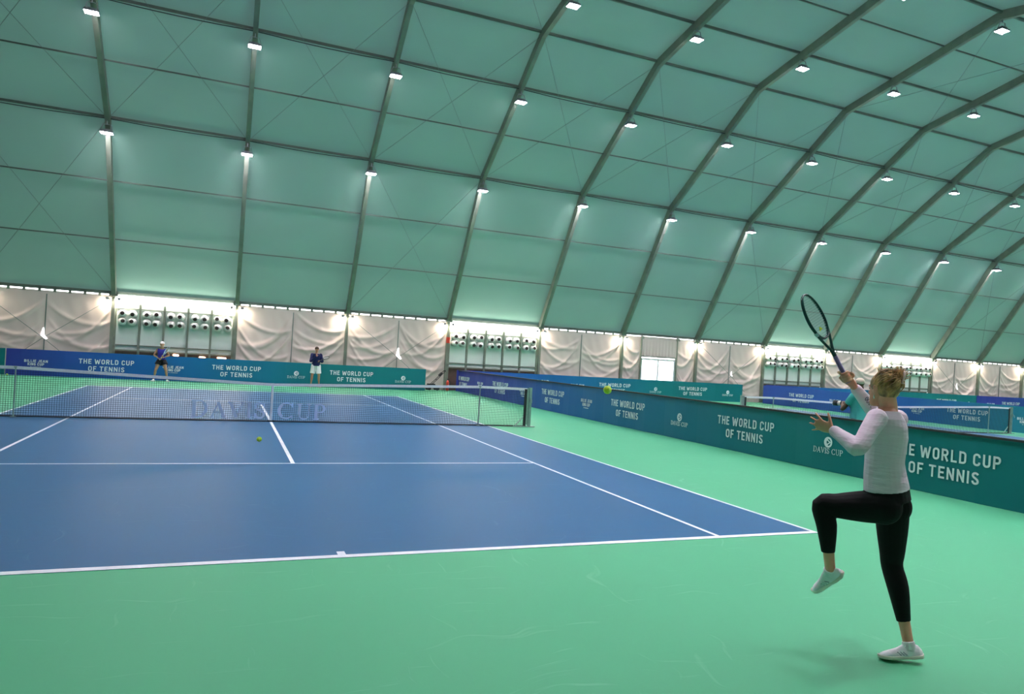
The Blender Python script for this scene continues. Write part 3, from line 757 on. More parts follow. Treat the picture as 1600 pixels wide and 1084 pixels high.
# ------------------------------------------------------------------ people
def skin_mat(name, c):
    m = noisy(mat(name, c, 0.5), [x*.93 for x in c], [min(1, x*1.06) for x in c], 14, bump=.05, bscale=160)
    b = m.node_tree.nodes['Principled BSDF']; b.inputs['Subsurface Weight'].default_value = .08; b.inputs['Subsurface Radius'].default_value = (.01, .004, .002)
    return m
def cloth(name, c, rough=.8, wr=(6, 40), st=.5, stretch=(1, 1, 3)):
    m = mat(name, c, rough, spec=.25); b = m.node_tree.nodes['Principled BSDF']
    tc = N(m, 'ShaderNodeTexCoord'); mp = N(m, 'ShaderNodeMapping'); mp.inputs['Scale'].default_value = stretch; lk(m, tc.outputs['Object'], mp.inputs[0])
    n = N(m, 'ShaderNodeTexNoise'); n.inputs['Scale'].default_value = wr[0]; n.inputs['Detail'].default_value = 3; lk(m, mp.outputs[0], n.inputs[0])
    bp = N(m, 'ShaderNodeBump'); bp.inputs['Strength'].default_value = st; bp.inputs['Distance'].default_value = .02; lk(m, n.outputs[0], bp.inputs['Height'])
    n2 = N(m, 'ShaderNodeTexNoise'); n2.inputs['Scale'].default_value = 400; lk(m, tc.outputs['Object'], n2.inputs[0])
    bp2 = N(m, 'ShaderNodeBump'); bp2.inputs['Strength'].default_value = .1; bp2.inputs['Distance'].default_value = .001; lk(m, n2.outputs[0], bp2.inputs['Height']); lk(m, bp.outputs[0], bp2.inputs['Normal'])
    lk(m, bp2.outputs[0], b.inputs['Normal'])
    return m
V = Vector
def head_loft(bm, c, fwd, up, h=.235, grow=0.0):
    """skull and face; c = centre, h = chin to crown"""
    fwd = (fwd-up*fwd.dot(up)).normalized(); side = fwd.cross(up).normalized()
    secs = [(-.50, .09, .36, .18), (-.46, .17, .42, .06), (-.38, .225, .435, -.06), (-.26, .265, .42, -.22), (-.12, .295, .395, -.33), (.02, .315, .39, -.41), (.14, .325, .385, -.44),
            (.26, .315, .36, -.44), (.36, .27, .29, -.37), (.44, .19, .18, -.26), (.49, .08, .05, -.12)]
    rg = []
    for z, hw, yf, yb in secs:
        hw += grow; yf += grow; yb -= grow; z = z+(grow if z > 0 else 0)
        cy, ry = (yf+yb)/2, abs(yf-yb)/2
        rg.append([c+up*(z*h)+side*(hw*h*math.copysign(abs(math.cos(a))**.92, math.cos(a)))+fwd*((cy+ry*math.sin(a))*h) for a in [2*PI*k/20 for k in range(20)]])
    ring_mesh(bm, rg)
    return side
def face_bits(bm, c, fwd, up, side, h):
    P = lambda x, y, z: c+side*(x*h)+fwd*(y*h)+up*(z*h)
    tube(bm, [P(0, .37, .06), P(0, .44, -.03), P(0, .485, -.10), P(0, .42, -.145)], [.03*h, .045*h, .062*h, .05*h], 8, sub=2)
    for s in (-1, 1):
        ellipsoid(bm, P(s*.05, .42, -.125), (side*.04*h, fwd*.04*h, up*.03*h), 8, 6)
        tube(bm, [P(s*.05, .385, .10), P(s*.13, .385, .115), P(s*.22, .31, .09)], .026*h, 6, sub=2)
        ellipsoid(bm, P(s*.325, -.02, -.02), (fwd*.075*h+side*s*.02*h, side*.03*h, up*.135*h), 10, 8)
        tube(bm, [P(s*.33, .04, -.12), P(s*.35, .05, 0), P(s*.36, .03, .09), P(s*.37, -.06, .11), P(s*.36, -.10, .03), P(s*.335, -.03, -.11)], .018*h, 6, sub=2)
    ellipsoid(bm, P(0, .415, -.245), (side*.10*h, fwd*.03*h, up*.022*h), 10, 6); ellipsoid(bm, P(0, .41, -.285), (side*.085*h, fwd*.03*h, up*.025*h), 10, 6)
def open_hand(bm, wrist, d, back, thumb_up, scale=1.0, curls=(12, 8, 8, 14), spread=(12, 3, -7, -22)):
    """relaxed open hand: d towards fingers, back = normal of the back of the hand, thumb_up = direction of the thumb side"""
    d = d.normalized(); a = (thumb_up-d*thumb_up.dot(d)).normalized(); n = (back-d*back.dot(d)-a*back.dot(a)).normalized(); s = scale
    tube(bm, [wrist-d*.02*s, wrist+d*.02*s, wrist+d*.055*s, wrist+d*.092*s], [(.026*s, .020*s), (.031*s, .019*s), (.040*s, .016*s), (.038*s, .012*s)], 12, ref=n, sub=2, round_ends=True)
    Ls = (.072, .080, .074, .058)
    for i in range(4):
        ang = math.radians(spread[i]); fd = (d*math.cos(ang)+a*math.sin(ang)).normalized()
        p = wrist+d*(.088-.005*abs(i-1.2))*s+a*(.028-.0185*i)*s; pts = [p-fd*.012*s, p]; cu_ = 0
        for q, f in enumerate((.46, .30, .24)):
            cu_ += math.radians(curls[i]); p = p+(fd*math.cos(cu_)-n*math.sin(cu_))*Ls[i]*f*s; pts.append(p)
        r = (.0088, .0086, .0080, .0072, .0060) if i < 3 else (.0078, .0074, .0068, .0062, .0053)
        tube(bm, pts, [x*s for x in r], 8, sub=3, round_ends=True)
    p = wrist+d*.022*s+a*.022*s; td = (d*.55+a*.80-n*.15).normalized()
    tube(bm, [p-td*.01*s, p+td*.028*s, p+td*.058*s, p+(td*.058+(td*.75+d*.1)*.034)*s], [.014*s, .012*s, .010*s, .0075*s], 8, sub=3, round_ends=True)
def grip_hand(bm, wrist, base, h, pdir, scale=1.0, order=1, rad=.017):
    """fist round a bar: base = point on the bar axis by the little finger, h = bar direction towards the index, pdir = from bar axis to palm"""
    h = h.normalized(); p = (pdir-h*pdir.dot(h)).normalized(); q = h.cross(p)*order; s = scale; R0 = rad+.0075*s
    kn = [base+h*(.012+.0205*i)*s for i in range(4)]
    mid = base+h*.043*s
    tube(bm, [wrist, wrist+(mid+p*(rad+.012)-wrist)*.45, mid+p*(rad+.014*s)-q*.014*s, mid+p*(rad+.010*s)+q*.020*s], [(.024*s, .022*s), (.031*s, .022*s), (.042*s, .015*s), (.040*s, .012*s)], 12, ref=p, sub=3, round_ends=True)
    for i, k in enumerate(kn):
        pts = []
        for a in (25, 62, 98, 135, 172, 208, 236):
            t = math.radians(a); pts.append(k+p*math.cos(t)*(R0+.003)+q*math.sin(t)*(R0+.003)+h*.004*s*(a/236))
        r = .0088 if i else .0078
        tube(bm, pts, [r*s, r*1.05*s, r*s, r*s, r*.95*s, r*.9*s, r*.8*s], 8, sub=2, round_ends=True)
    b0 = mid+h*.018*s+p*(rad+.012*s)-q*.018*s; pts = [b0]
    for a, up_ in ((-35, .034), (-75, .046), (-115, .052), (-150, .054)):
        t = math.radians(a); pts.append(mid+h*up_*s+p*math.cos(t)*(R0+.004)+q*math.sin(t)*(R0+.004))
    tube(bm, pts, [.015*s, .012*s, .0105*s, .0095*s, .0078*s], 8, sub=3, round_ends=True)
def limb(bm, pts, rads, ref=V((0, 0, 1)), n=14): tube(bm, pts, rads, n, ref=ref, sub=4, round_ends=True)
def torso_rings(J, latH, latS, rows, g=0.0):
    rg = []
    ps = [V(J['pelvis']), V(J['waist']), V(J['chest']), V(J['upper']), V(J['neck'])]
    for t, a, b, sh in rows:
        p = cr_interp(ps, t); k = max(0, min(1, t/3)); lat = (latH.lerp(latS, k)).normalized()
        up = (cr_interp(ps, min(4, t+.1))-cr_interp(ps, max(0, t-.1))).normalized(); lat = (lat-up*lat.dot(up)).normalized(); fw = up.cross(lat).normalized()
        a += g; b += g
        rg.append([p+fw*sh+lat*(a*math.copysign(abs(math.cos(x))**.85, math.cos(x)))+fw*(b*math.copysign(abs(math.sin(x))**.9, math.sin(x))) for x in [2*PI*i/24 for i in range(24)]])
    return rg
def shoe(parent, ank, heel, toe, mats, s=1.0, label=None):
    """trainer: heel/toe = points on the sole"""
    heel, toe, ank = V(heel), V(toe), V(ank); f = (toe-heel).normalized(); up = (ank-heel); up = up-f*up.dot(f); up = up.normalized(); sd = f.cross(up); L = .285*s
    o = heel-f*.02*s
    bm = bmesh.new(); rg = []
    prof_ = [(-.015, .022, .060), (.01, .034, .092), (.05, .039, .104), (.085, .039, .108), (.12, .039, .096), (.16, .042, .076), (.21, .046, .062), (.245, .042, .053), (.268, .030, .044), (.282, .012, .034)]
    for x, w, h in prof_:
        rg.append([o+f*x*s+sd*w*s*math.cos(a)+up*(.022+max(-.004, (h-.022)*math.sin(a)))*s for a in [2*PI*k/16 for k in range(16)]])
    ring_mesh(bm, rg)
    tube(bm, [ank+up*.004*s, o.lerp(ank, .5)+f*.035*s+up*.035*s, o+f*.072*s+up*.06*s], [.043*s, .044*s, .044*s], 14, sub=3)
    sh = fuse('shoe', bm, mats[0], .0045, parent, it=3)
    bm = bmesh.new(); rg = []
    for x, w, z in [(-.02, .018, .012), (-.005, .034, .004), (.05, .040, 0), (.11, .037, 0), (.16, .043, 0), (.21, .048, .0), (.25, .043, .003), (.275, .028, .008), (.289, .010, .014)]:
        rg.append([o+f*x*s+sd*w*s*cx+up*(z+zz)*s for cx, zz in ((-1, .004), (-.94, 0), (.94, 0), (1, .004), (1.02, .019), (.95, .025), (-.95, .025), (-1.02, .019))])
    ring_mesh(bm, rg); obj('sole', bm, mats[1], sh, smooth=True)
    bm = bmesh.new()
    for k in range(4):
        x = .10+.022*k; z = .074-.008*k*1.1
        tube(bm, [o+f*x*s-sd*.024*s+up*(z-.008)*s, o+f*(x+.005)*s+up*(z+.006)*s, o+f*x*s+sd*.024*s+up*(z-.008)*s], .0028*s, 6, sub=3)
    for q in (-1, 1): tube(bm, [o+f*.10*s+up*.080*s, o+f*.09*s+sd*q*.02*s+up*.10*s, o+f*.11*s+sd*q*.035*s+up*.085*s], .0022*s, 6, sub=4)
    obj('laces', bm, mats[2], sh, smooth=True)
    bm = bmesh.new()
    for q in (-1, 1):
        for k in range(3): beam(bm, o+f*(.10+.02*k)*s+sd*q*.040*s+up*.030*s, o+f*(.125+.02*k)*s+sd*q*.034*s+up*.052*s, .008*s, .004*s, ref=sd)
    obj('side_stripes', bm, mats[3], sh)
    return sh
def racket(name, butt, tip, normal, mats, label, size=1.0, stencil=True):
    butt, tip = V(butt), V(tip); h = (tip-butt).normalized(); L = (tip-butt).length; n = (normal-h*normal.dot(h)).normalized(); sd = h.cross(n)
    root = empty(name, butt); tag(root, label, 'racket', 'tennis rackets')
    P = lambda u, w, d=0: h*(u*L)+sd*w*L/.69+n*d
    bm = bmesh.new(); pts = []
    ctr, ra, rb = .755, .245, .190
    for i in range(40):
        a = 2*PI*i/40; pts.append(P(ctr+ra*math.cos(a), rb*.69*math.sin(a)*(1-.06*math.cos(a))))
    tube(bm, pts, [(.0065, .012)]*len(pts), 8, ref=n, closed=True)
    for s in (-1, 1): tube(bm, [P(.30, s*.006), P(.36, s*.012), P(.45, s*.052), P(.535, s*.088), P(.60, s*.108)], [(.009, .013), (.008, .012), (.0075, .011), (.007, .011), (.0065, .011)], 8, ref=n, sub=4)
    tube(bm, [P(.535, -.085), P(.512, -.04), P(.505, 0), P(.512, .04), P(.535, .085)], [(.006, .010)]*5, 8, ref=n, sub=3)
    fr = obj('frame', bm, mats[0], root, smooth=True)
    bm = bmesh.new(); tube(bm, [P(.58, s_*1.0) if False else P(.565, -.1045), P(.60, -.115)], [(.0085, .0135)]*2, 8, ref=n); obj('frame_accent', bm, mats[3], fr, smooth=True)
    bm = bmesh.new()
    for k in range(-8, 9):
        w = k*.0133; t = math.sqrt(max(0, 1-(w/.131)**2))
        if t > .1: tube(bm, [P(ctr-ra*t*1.0, w), P(ctr+ra*t, w)], .0009, 4, cap=False)
    for k in range(-9, 10):
        u = k*.0255; t = math.sqrt(max(0, 1-(u/ra)**2))
        if t > .1: tube(bm, [P(ctr+u, -.131*t), P(ctr+u, .131*t)], .0009, 4, cap=False)
    st = obj('strings', bm, mats[2], root)
    if stencil:
        bm = bmesh.new()
        tube(bm, [P(.60, -.03, .002), P(.63, -.012, .002), P(.605, .008, .002)], .005, 6); obj('string_stencil', bm, MT['ball'], st)
    bm = bmesh.new(); tube(bm, [P(-.005, 0), P(.0, 0), P(.03, 0), P(.06, 0), P(.30, 0)], [(.012, .013), (.020, .021), (.0175, .019), (.0160, .0175), (.0150, .016)], 8, ref=n)
    for k in range(16):
        u = .03+.0165*k
        tube(bm, [P(u, 0)+(sd*math.cos(a)*.0162+n*math.sin(a)*.0178)+h*.008*a/PI for a in [2*PI*j/10 for j in range(11)]], .0010, 4)
    obj('grip', bm, mats[1], root, smooth=True)
    return root

def person(label, J, latH, latS, headf, headup, spec, hands):
    """body = one skin; clothing, shoes, hair are children; J = joints in world space"""
    J = {k: V(v) for k, v in J.items()}; latH, latS, headf, headup = V(latH).normalized(), V(latS).normalized(), V(headf).normalized(), V(headup).normalized()
    fw = V((0, 0, 1)).cross(latH).normalized(); vx = spec['voxel']; k = spec.get('k', 1.0); hh = spec.get('head', .235)
    base = V(((J['heelR'].x+J['heelL'].x)/2, (J['heelR'].y+J['heelL'].y)/2, 0)) if not spec.get('base') else V(spec['base'])
    bm = bmesh.new()
    trow = [(t, a*k, b*k, s*k) for t, a, b, s in spec['torso']]
    ring_mesh(bm, torso_rings(J, latH, latS, trow, -.012))
    side = head_loft(bm, J['headc'], headf, headup, hh); face_bits(bm, J['headc'], headf, headup, side, hh)
    tube(bm, [J['neck']-V((0, 0, .05)), J['neck'], J['headc']-headup*.25*hh-headf*.03], [.066*k, .058*k, .058*k], 14, sub=3, round_ends=True)
    leg = spec['leg']
    def leg_pts(s, stop=None):
        hp, kn, an = J['hip'+s], J['knee'+s], J['ank'+s]
        bk = (kn-(hp+an)/2); bk = -bk.normalized() if bk.length > .02 else -fw
        sh = (an-kn)
        return [hp+(hp-kn)*.05, hp.lerp(kn, .35), hp.lerp(kn, .75), kn, kn+sh*.28+bk*.018, kn+sh*.62+bk*.008, an]
    for s in 'LR':
        limb(bm, leg_pts(s), [r*k-.006 for r in leg], n=16)
        an, he, to = J['ank'+s], J['heel'+s], J['toe'+s]
        au = (an-he)-(to-he)*((an-he).dot(to-he)/(to-he).length_squared); tube(bm, [an, he.lerp(to, .26)+au*.42, he.lerp(to, .52)+au*.30, he.lerp(to, .82)+au*.22], [.033*k, .028*k, .020*k, .013*k], 12, sub=2, round_ends=True)
        sl, el, wr = J['sh'+s], J['el'+s], J['wr'+s]; A = spec['arm']
        limb(bm, [sl, sl.lerp(el, .45), el, el.lerp(wr, .30), el.lerp(wr, .7), wr], [r*k-.006 for r in A])
    hands(bm)
    body = fuse('person', bm, spec['skin'], vx, None, it=spec.get('it', 4)); tag(body, label, 'person')
    # eyes
    bm = bmesh.new()
    for s in (-1, 1): ellipsoid(bm, J['headc']+side*(s*.135*hh)+headf*(.345*hh)+headup*(.03*hh), (side*.045*hh, headf*.05*hh, headup*.03*hh), 10, 8)
    obj('eyes', bm, spec['eye'], body, smooth=True)
    # upper garment
    top = spec['top']; bm = bmesh.new()
    rows = [r for r in trow if top['lo'] <= r[0] <= top['hi']]
    ring_mesh(bm, torso_rings(J, latH, latS, rows, top.get('g', .004)))
    if top['sleeve'] > 0:
        for s in 'LR':
            sl, el, wr = J['sh'+s], J['el'+s], J['wr'+s]; A = spec['arm']; g = top.get('sg', .008)
            pts = [sl, sl.lerp(el, .45), el, el.lerp(wr, .30), el.lerp(wr, .7), wr]
            rad = [r*k+g for r in A]
            if top['sleeve'] < 1: pts, rad = pts[:2], rad[:2]
            else:
                pts[-1] = el.lerp(wr, .93); rad[-1] += .003
            tube(bm, pts, rad, 16, sub=4, round_ends=True)
    else:
        for s in 'LR': ellipsoid(bm, J['sh'+s].lerp(J['upper'], .35), (latS*.06, V((0, .06, 0)), V((0, 0, .05))))
    garment = fuse('shirt', bm, top['mat'], vx, body, it=spec.get('it', 4)+2)
    # lower garment
    bo = spec['bottom']; bm = bmesh.new()
    rows = [r for r in trow if r[0] <= bo['hi']]
    lo = [(J['pelvis']-(J['waist']-J['pelvis'])*q) for q in (0.0,)]
    ring_mesh(bm, torso_rings(J, latH, latS, rows, bo.get('g', .0)))
    for s in 'LR':
        pts = leg_pts(s); rad = [r*k+bo.get('lg', .0) for r in leg]
        if bo['type'] == 'leggings':
            pts = pts[:6]; rad = rad[:6]; pts[5] = pts[4].lerp(pts[6] if len(pts) > 6 else J['ank'+s], .0) if False else J['knee'+s].lerp(J['ank'+s], bo['len']); rad[5] = leg[5]*k*.92+.002
            tube(bm, pts, rad, 18, sub=4, cap=True)
        else:
            n = bo['n']; p2 = pts[:n]; r2 = [r+.012 for r in rad[:n]]; r2[-1] += bo.get('flare', .02)
            tube(bm, p2, r2, 18, sub=3)
        ellipsoid(bm, pts[0], [V(q)*(rad[0]+(.004 if bo['type'] == 'leggings' else .012)) for q in ((1, 0, 0), (0, 1, 0), (0, 0, 1))], 18, 12)
        if bo['type'] == 'leggings': ellipsoid(bm, J['hip'+s]-fw*.042*k+V((0, 0, -.005)), (latH*.090*k, fw*.085*k, V((0, 0, .10*k))), 16, 10)
    obj_b = fuse(bo['name'], bm, bo['mat'], vx, body, it=10)
    for s in 'LR': shoe(body, J['ank'+s], J['heel'+s], J['toe'+s], spec['shoes'], k*spec.get('shoe', 1.0))
    return body, side

skA = skin_mat('skin_light', (0.80, 0.36, 0.24)); skB = skin_mat('skin_tan', (0.42, 0.22, 0.13)); skC = skin_mat('skin_dark', (0.10, 0.05, 0.03))
eye = mat('eye', (0.25, 0.22, 0.2), 0.2)
white_shoe = cloth('white_knit', (0.84, 0.82, 0.86), .7, (30, 80), .2, (1, 1, 1)); sole_m = mat('pale_sole', (0.78, 0.70, 0.62), .5); lace_m = mat('lace', (0.8, 0.8, 0.8), .7); stripe_m = mat('grey_stripes', (0.38, 0.40, 0.46), .5)
SH = (white_shoe, sole_m, lace_m, stripe_m)
lilac = cloth('lilac_jersey', (0.74, 0.62, 0.71), .75, (5, 40), .6, (1, 1, 5))
blk = cloth('black_leggings', (0.003, 0.003, 0.0035), .8, (8, 40), .25)

# --- near player, seen from behind, finishing a forehand with the left knee up
T1 = [(-.55, .155, .115, 0), (-.3, .175, .135, -.005), (0, .182, .140, -.010), (.35, .172, .134, -.008), (.7, .156, .124, -.002), (1, .148, .116, 0), (1.4, .152, .120, 0), (2, .165, .128, .004), (2.5, .174, .122, .004), (2.85, .172, .104, 0), (3.1, .150, .084, -.004), (3.4, .105, .066, -.005), (3.75, .062, .058, 0), (4, .054, .055, .004)]
J1 = dict(pelvis=(3.027, -3.143, 1.055), waist=(3.005, -3.133, 1.306), chest=(3.020, -3.129, 1.477), upper=(3.025, -3.120, 1.605), neck=(3.026, -3.116, 1.690), headc=(2.992, -3.100, 1.790),
          hipL=(2.940, -3.183, 1.020), hipR=(3.120, -3.115, 1.010), kneeR=(3.173, -3.098, .594), ankR=(3.195, -3.240, .130), heelR=(3.238, -3.287, .030), toeR=(3.030, -3.166, .003),
          kneeL=(2.716, -2.899, .978), ankL=(2.766, -2.952, .555), heelL=(2.826, -2.995, .510), toeL=(2.778, -2.790, .335),
          shL=(2.838, -3.200, 1.600), elL=(2.627, -3.262, 1.415), wrL=(2.636, -3.036, 1.503), shR=(3.178, -3.068, 1.590), elR=(3.263, -2.788, 1.621), wrR=(3.002, -2.848, 1.785))
butt1, tip1 = V((2.934, -2.872, 1.793)), V((2.624, -2.703, 2.412)); h1 = (tip1-butt1).normalized()
hb = butt1 + h1*.03; butt1 = butt1 + h1*.035
view = V((0.403, 0.915, 0))
def hands1(bm):
    open_hand(bm, V(J1['wrL']), V((-.50, .72, .30)), V((-.55, -.80, 0)), V((0, -.25, 1)), 1.0, curls=(6, 4, 4, 8), spread=(26, 8, -8, -34))
    grip_hand(bm, V(J1['wrR']), hb, h1, V((.75, .35, -.1)), 1.0, order=-1)
spec1 = dict(voxel=.0048, torso=T1, skin=skA, eye=eye, k=1.0, head=.228, it=4, base=(3.2, -3.22, 0),
    leg=[.108, .098, .078, .066, .064, .046, .040], arm=[.061, .054, .046, .046, .036, .030],
    top=dict(lo=.34, hi=3.6, g=.004, sleeve=1, sg=.006, mat=lilac), bottom=dict(type='leggings', name='leggings', hi=.72, g=.000, lg=.004, len=.735, mat=blk), shoes=SH, shoe=.93)
fwd1 = V((-.07, .995, -.04)); fwd1 = V((.0, 1.0, -.04))
b1, side1 = person('woman in a lilac long-sleeved top and black leggings seen from behind, one knee up mid-swing', J1, (.897, .442, 0), (.80, .60, 0), fwd1, (0, .05, 1), spec1, hands1)
# hair: scalp volume swept back to a messy bun with loose strands
hair_m = noisy(mat('blond_hair', (0.30, 0.17, 0.06), .45), (0.20, 0.095, 0.036), (0.74, 0.44, 0.18), 26, stretch=(1, 1, .35), bump=.5, bscale=90)
hc = V(J1['headc']); up1 = V((0, .05, 1)).normalized()
bm = bmesh.new()
ellipsoid(bm, hc-fwd1*.014+up1*.033, (side1*.084, fwd1*.100, up1*.085), 24, 16)
ellipsoid(bm, hc-fwd1*.042+up1*.004, (side1*.079, fwd1*.070, up1*.074), 20, 12)
bun = hc-fwd1*.090+up1*.072+side1*.030
ellipsoid(bm, bun, (side1*.040, fwd1*.036, up1*.034), 16, 10)
hair = fuse('hair', bm, hair_m, .006, b1, it=2)
bm = bmesh.new(); rr = random.Random(3)
for i in range(150):       # strands combed from the hairline and nape into the bun
    a = rr.uniform(-PI, PI); z = rr.uniform(-.55, .95); rad = math.sqrt(max(0, 1-z*z))
    d = side1*math.cos(a)*rad+fwd1*math.sin(a)*rad
    if d.dot(fwd1) > .55 and z < .5: continue
    p0 = hc-fwd1*.026+up1*.030+side1*d.dot(side1)*.086+fwd1*d.dot(fwd1)*.098+up1*z*.098
    mid = (p0+bun)/2; o_ = hc-fwd1*.03+up1*.03; mid = o_+(mid-o_).normalized()*.108
    tube(bm, [p0, mid, bun+V((rr.uniform(-.03, .03), rr.uniform(-.03, .03), rr.uniform(-.03, .03)))], [.0012, .0042, .002], 5, sub=4)
for i in range(70):        # coils that make up the knot
    d = V((rr.gauss(0, 1), rr.gauss(0, 1), rr.gauss(0, 1))).normalized(); t_ = d.cross(V((rr.gauss(0, 1), rr.gauss(0, 1), rr.gauss(0, 1)))).normalized()
    pts = [bun+(d*math.cos(q)+t_*math.sin(q))*rr.uniform(.032, .044) for q in (0, .5, 1.0, 1.5, 2.0)]
    tube(bm, pts, [.0012, .0035, .0045, .0035, .001], 5, sub=3)
for i in range(95):       # straight loose ends fanning up and out of the knot
    ang = rr.uniform(-1.15, 1.35); d2 = (up1*math.cos(ang)+side1*math.sin(ang)-fwd1*rr.uniform(-.25, .45)).normalized()
    s0 = bun+V((rr.gauss(0, .015), rr.gauss(0, .015), rr.gauss(0, .012)))+d2*.02; L = rr.uniform(.035, .075); bend = V((rr.gauss(0, .2), rr.gauss(0, .2), rr.gauss(0, .15)))
    tube(bm, [s0, s0+d2*L*.55, s0+(d2+bend).normalized()*L], [.0032, .0024, .0006], 4, sub=3)
for i in range(26):       # tuft standing up from the crown, left of the bun
    s0 = hc+up1*.100-side1*rr.uniform(.0, .035)-fwd1*rr.uniform(-.02, .08); d2 = (up1+fwd1*rr.uniform(-.5, .2)-side1*rr.uniform(-.2, .8)).normalized()
    tube(bm, [s0, s0+d2*.022, s0+(d2-side1*.3).normalized()*rr.uniform(.035, .06)], [.0040, .0026, .0006], 4, sub=3)
obj('loose_strands', bm, hair_m, hair, smooth=True)
bm = bmesh.new(); tube(bm, [bun+side1*.02+up1*.055-fwd1*.03, bun-fwd1*.05+up1*.02, bun-side1*.02-fwd1*.05-up1*.03], [.006, .008, .005], 8, sub=3)
for q in range(5):
    t = q/4; p = (bun+side1*.02+up1*.055-fwd1*.035).lerp(bun-side1*.02-fwd1*.055-up1*.03, t); tube(bm, [p, p+side1*.014-fwd1*.004, p+side1*.022+fwd1*.02], .0025, 5, sub=2)
obj('hair_clip', bm, mat('pink_clip', (.62, .42, .36), .35), hair, smooth=True)
bm = bmesh.new(); e0 = hc-side1*.083-up1*.038+fwd1*.0; tube(bm, [e0, e0-up1*.014, e0-up1*.026], [.003, .004, .005], 8); obj('earring', bm, mat('silver', (.8, .8, .82), .2, 1.0), b1, smooth=True)
# printed marks on the right sleeve
bm = bmesh.new(); el, wr = V(J1['elR']), V(J1['wrR']); ax_ = (wr-el).normalized(); nn = (-view-ax_*(-view).dot(ax_)).normalized(); sd = ax_.cross(nn)
for q, rx in enumerate((.018, .016, .018, .015)):
    c0 = el+ax_*(.118+.030*q)+nn*.047
    tube(bm, [c0+ax_*math.cos(a)*.010+sd*math.sin(a)*rx for a in [2*PI*j/12 for j in range(12)]], .0022, 4, closed=True)
obj('sleeve_print', bm, mat('dark_print', (.03, .03, .05), .6), b1)
teal_fr = mat('dark_teal_frame', (.006, .050, .045), .25); grip_m = mat('lilac_grip', (.22, .19, .40), .7); str_m = mat('strings', (.30, .42, .40), .4); acc_m = mat('pale_blue_accent', (.35, .50, .58), .3)
rn = (V((0.403, 0.915, 0)).cross(h1)); fn = (V((-.403, -.915, 0))*.68+rn.normalized()*.73)
racket('tennis_racket', butt1, tip1, fn, (teal_fr, grip_m, str_m, acc_m), 'dark green tennis racket with a lilac grip raised in the hand of the near player')

# --- generic standing pose in local coordinates (x = own right, y = forward)
def standing(o, yaw, k, feet=.12, toe=15, bend=.0, lean=0.0):
    c, s = math.cos(yaw), math.sin(yaw)
    def Wd(x, y, z): return V((o[0]+(x*c-y*s)*k, o[1]+(x*s+y*c)*k, z*k))
    b = bend; J = dict(pelvis=Wd(0, -b*.5, .93-b), waist=Wd(0, -b*.2+lean*.3, 1.10-b), chest=Wd(0, lean*.8, 1.29-b), upper=Wd(0, lean*1.2, 1.42-b), neck=Wd(0, lean*1.5, 1.50-b), headc=Wd(0, lean*1.9+.02, 1.635-b),
             hipL=Wd(-.09, -b*.5, .90-b), hipR=Wd(.09, -b*.5, .90-b), shL=Wd(-.175, lean*1.1, 1.41-b), shR=Wd(.175, lean*1.1, 1.41-b))
    for q, sg in (('L', -1), ('R', 1)):
        f = feet*sg; t = math.radians(toe)*sg
        J['ank'+q] = Wd(f, 0, .095); J['knee'+q] = Wd(.09*sg*.45+f*.6, .03+b*.9, .50-b*.45)
        J['heel'+q] = Wd(f-math.sin(t)*.06, -.055, .004); J['toe'+q] = Wd(f+math.sin(t)*.19, .16, .004)
    return J, Wd
TM = [(-.5, .150, .115, 0), (0, .165, .125, 0), (.5, .160, .120, 0), (1, .150, .112, 0), (1.5, .160, .118, 0), (2, .175, .125, 0), (2.6, .190, .118, 0), (2.9, .185, .100, 0), (3.15, .150, .085, 0), (3.45, .100, .070, 0), (3.8, .062, .060, 0), (4, .056, .058, 0)]
LEGS = [.095, .085, .070, .058, .058, .040, .036]
def cap_on(body, hc, hf, side, m, hh=.235, visor=True):
    up = V((0, 0, 1)); bm = bmesh.new()
    ellipsoid(bm, hc+up*.055-hf*.012, (side*.086, hf*.104, up*.075), 20, 12)
    if visor: tube(bm, [hc+hf*.06+up*.055, hf*.12+hc+up*.052, hf*.165+hc+up*.042], [(.075, .010), (.070, .006), (.045, .004)], 12, sub=2, round_ends=True)
    return obj('cap', bm, m, body, smooth=True)

# --- distant woman in a white cap, waiting with a racket
J2, W2 = standing((-3.52, 28.05), PI, .985, feet=.26, toe=20, bend=.05, lean=.04)
J2.update(elL=W2(-.27, .06, 1.13), wrL=W2(-.06, .26, 1.02), elR=W2(.28, .05, 1.12), wrR=W2(.05, .24, .96))
b2p, t2p = W2(.05, .29, .93), W2(-.30, .34, 1.52)
def hands2(bm):
    hx = (V(t2p)-V(b2p)).normalized()
    grip_hand(bm, V(J2['wrR']), V(b2p)+hx*.02, hx, V(W2(.3, .1, 1))-V(W2(0, .2, 1)), 1.0); grip_hand(bm, V(J2['wrL']), V(b2p)+hx*.13, hx, V(W2(-.3, .1, 1))-V(W2(0, .2, 1)), 1.0, order=-1)
sp2 = dict(voxel=.010, torso=[(t, a*.92, b*.95, s) for t, a, b, s in TM], skin=skB, eye=eye, k=.985, it=2, leg=LEGS, arm=[.052, .046, .040, .038, .030, .026],
    top=dict(lo=.3, hi=3.3, g=.004, sleeve=0, mat=cloth('blue_top', (.035, .03, .33), .7)), bottom=dict(type='shorts', name='shorts', hi=.6, n=2, lg=.006, flare=.03, mat=cloth('black_shorts', (.008, .008, .012), .8)), shoes=SH)
lat = V(W2(1, 0, 0))-V(W2(0, 0, 0)); fr2 = V(W2(0, 1, 0))-V(W2(0, 0, 0))
b2, s2 = person('distant woman in a blue sleeveless top, black shorts and white cap holding a racket upright', J2, lat, lat, fr2, (0, 0, 1), sp2, hands2)
cap_on(b2, V(J2['headc']), fr2.normalized(), s2, mat('white_cap', (.75, .75, .73), .7))
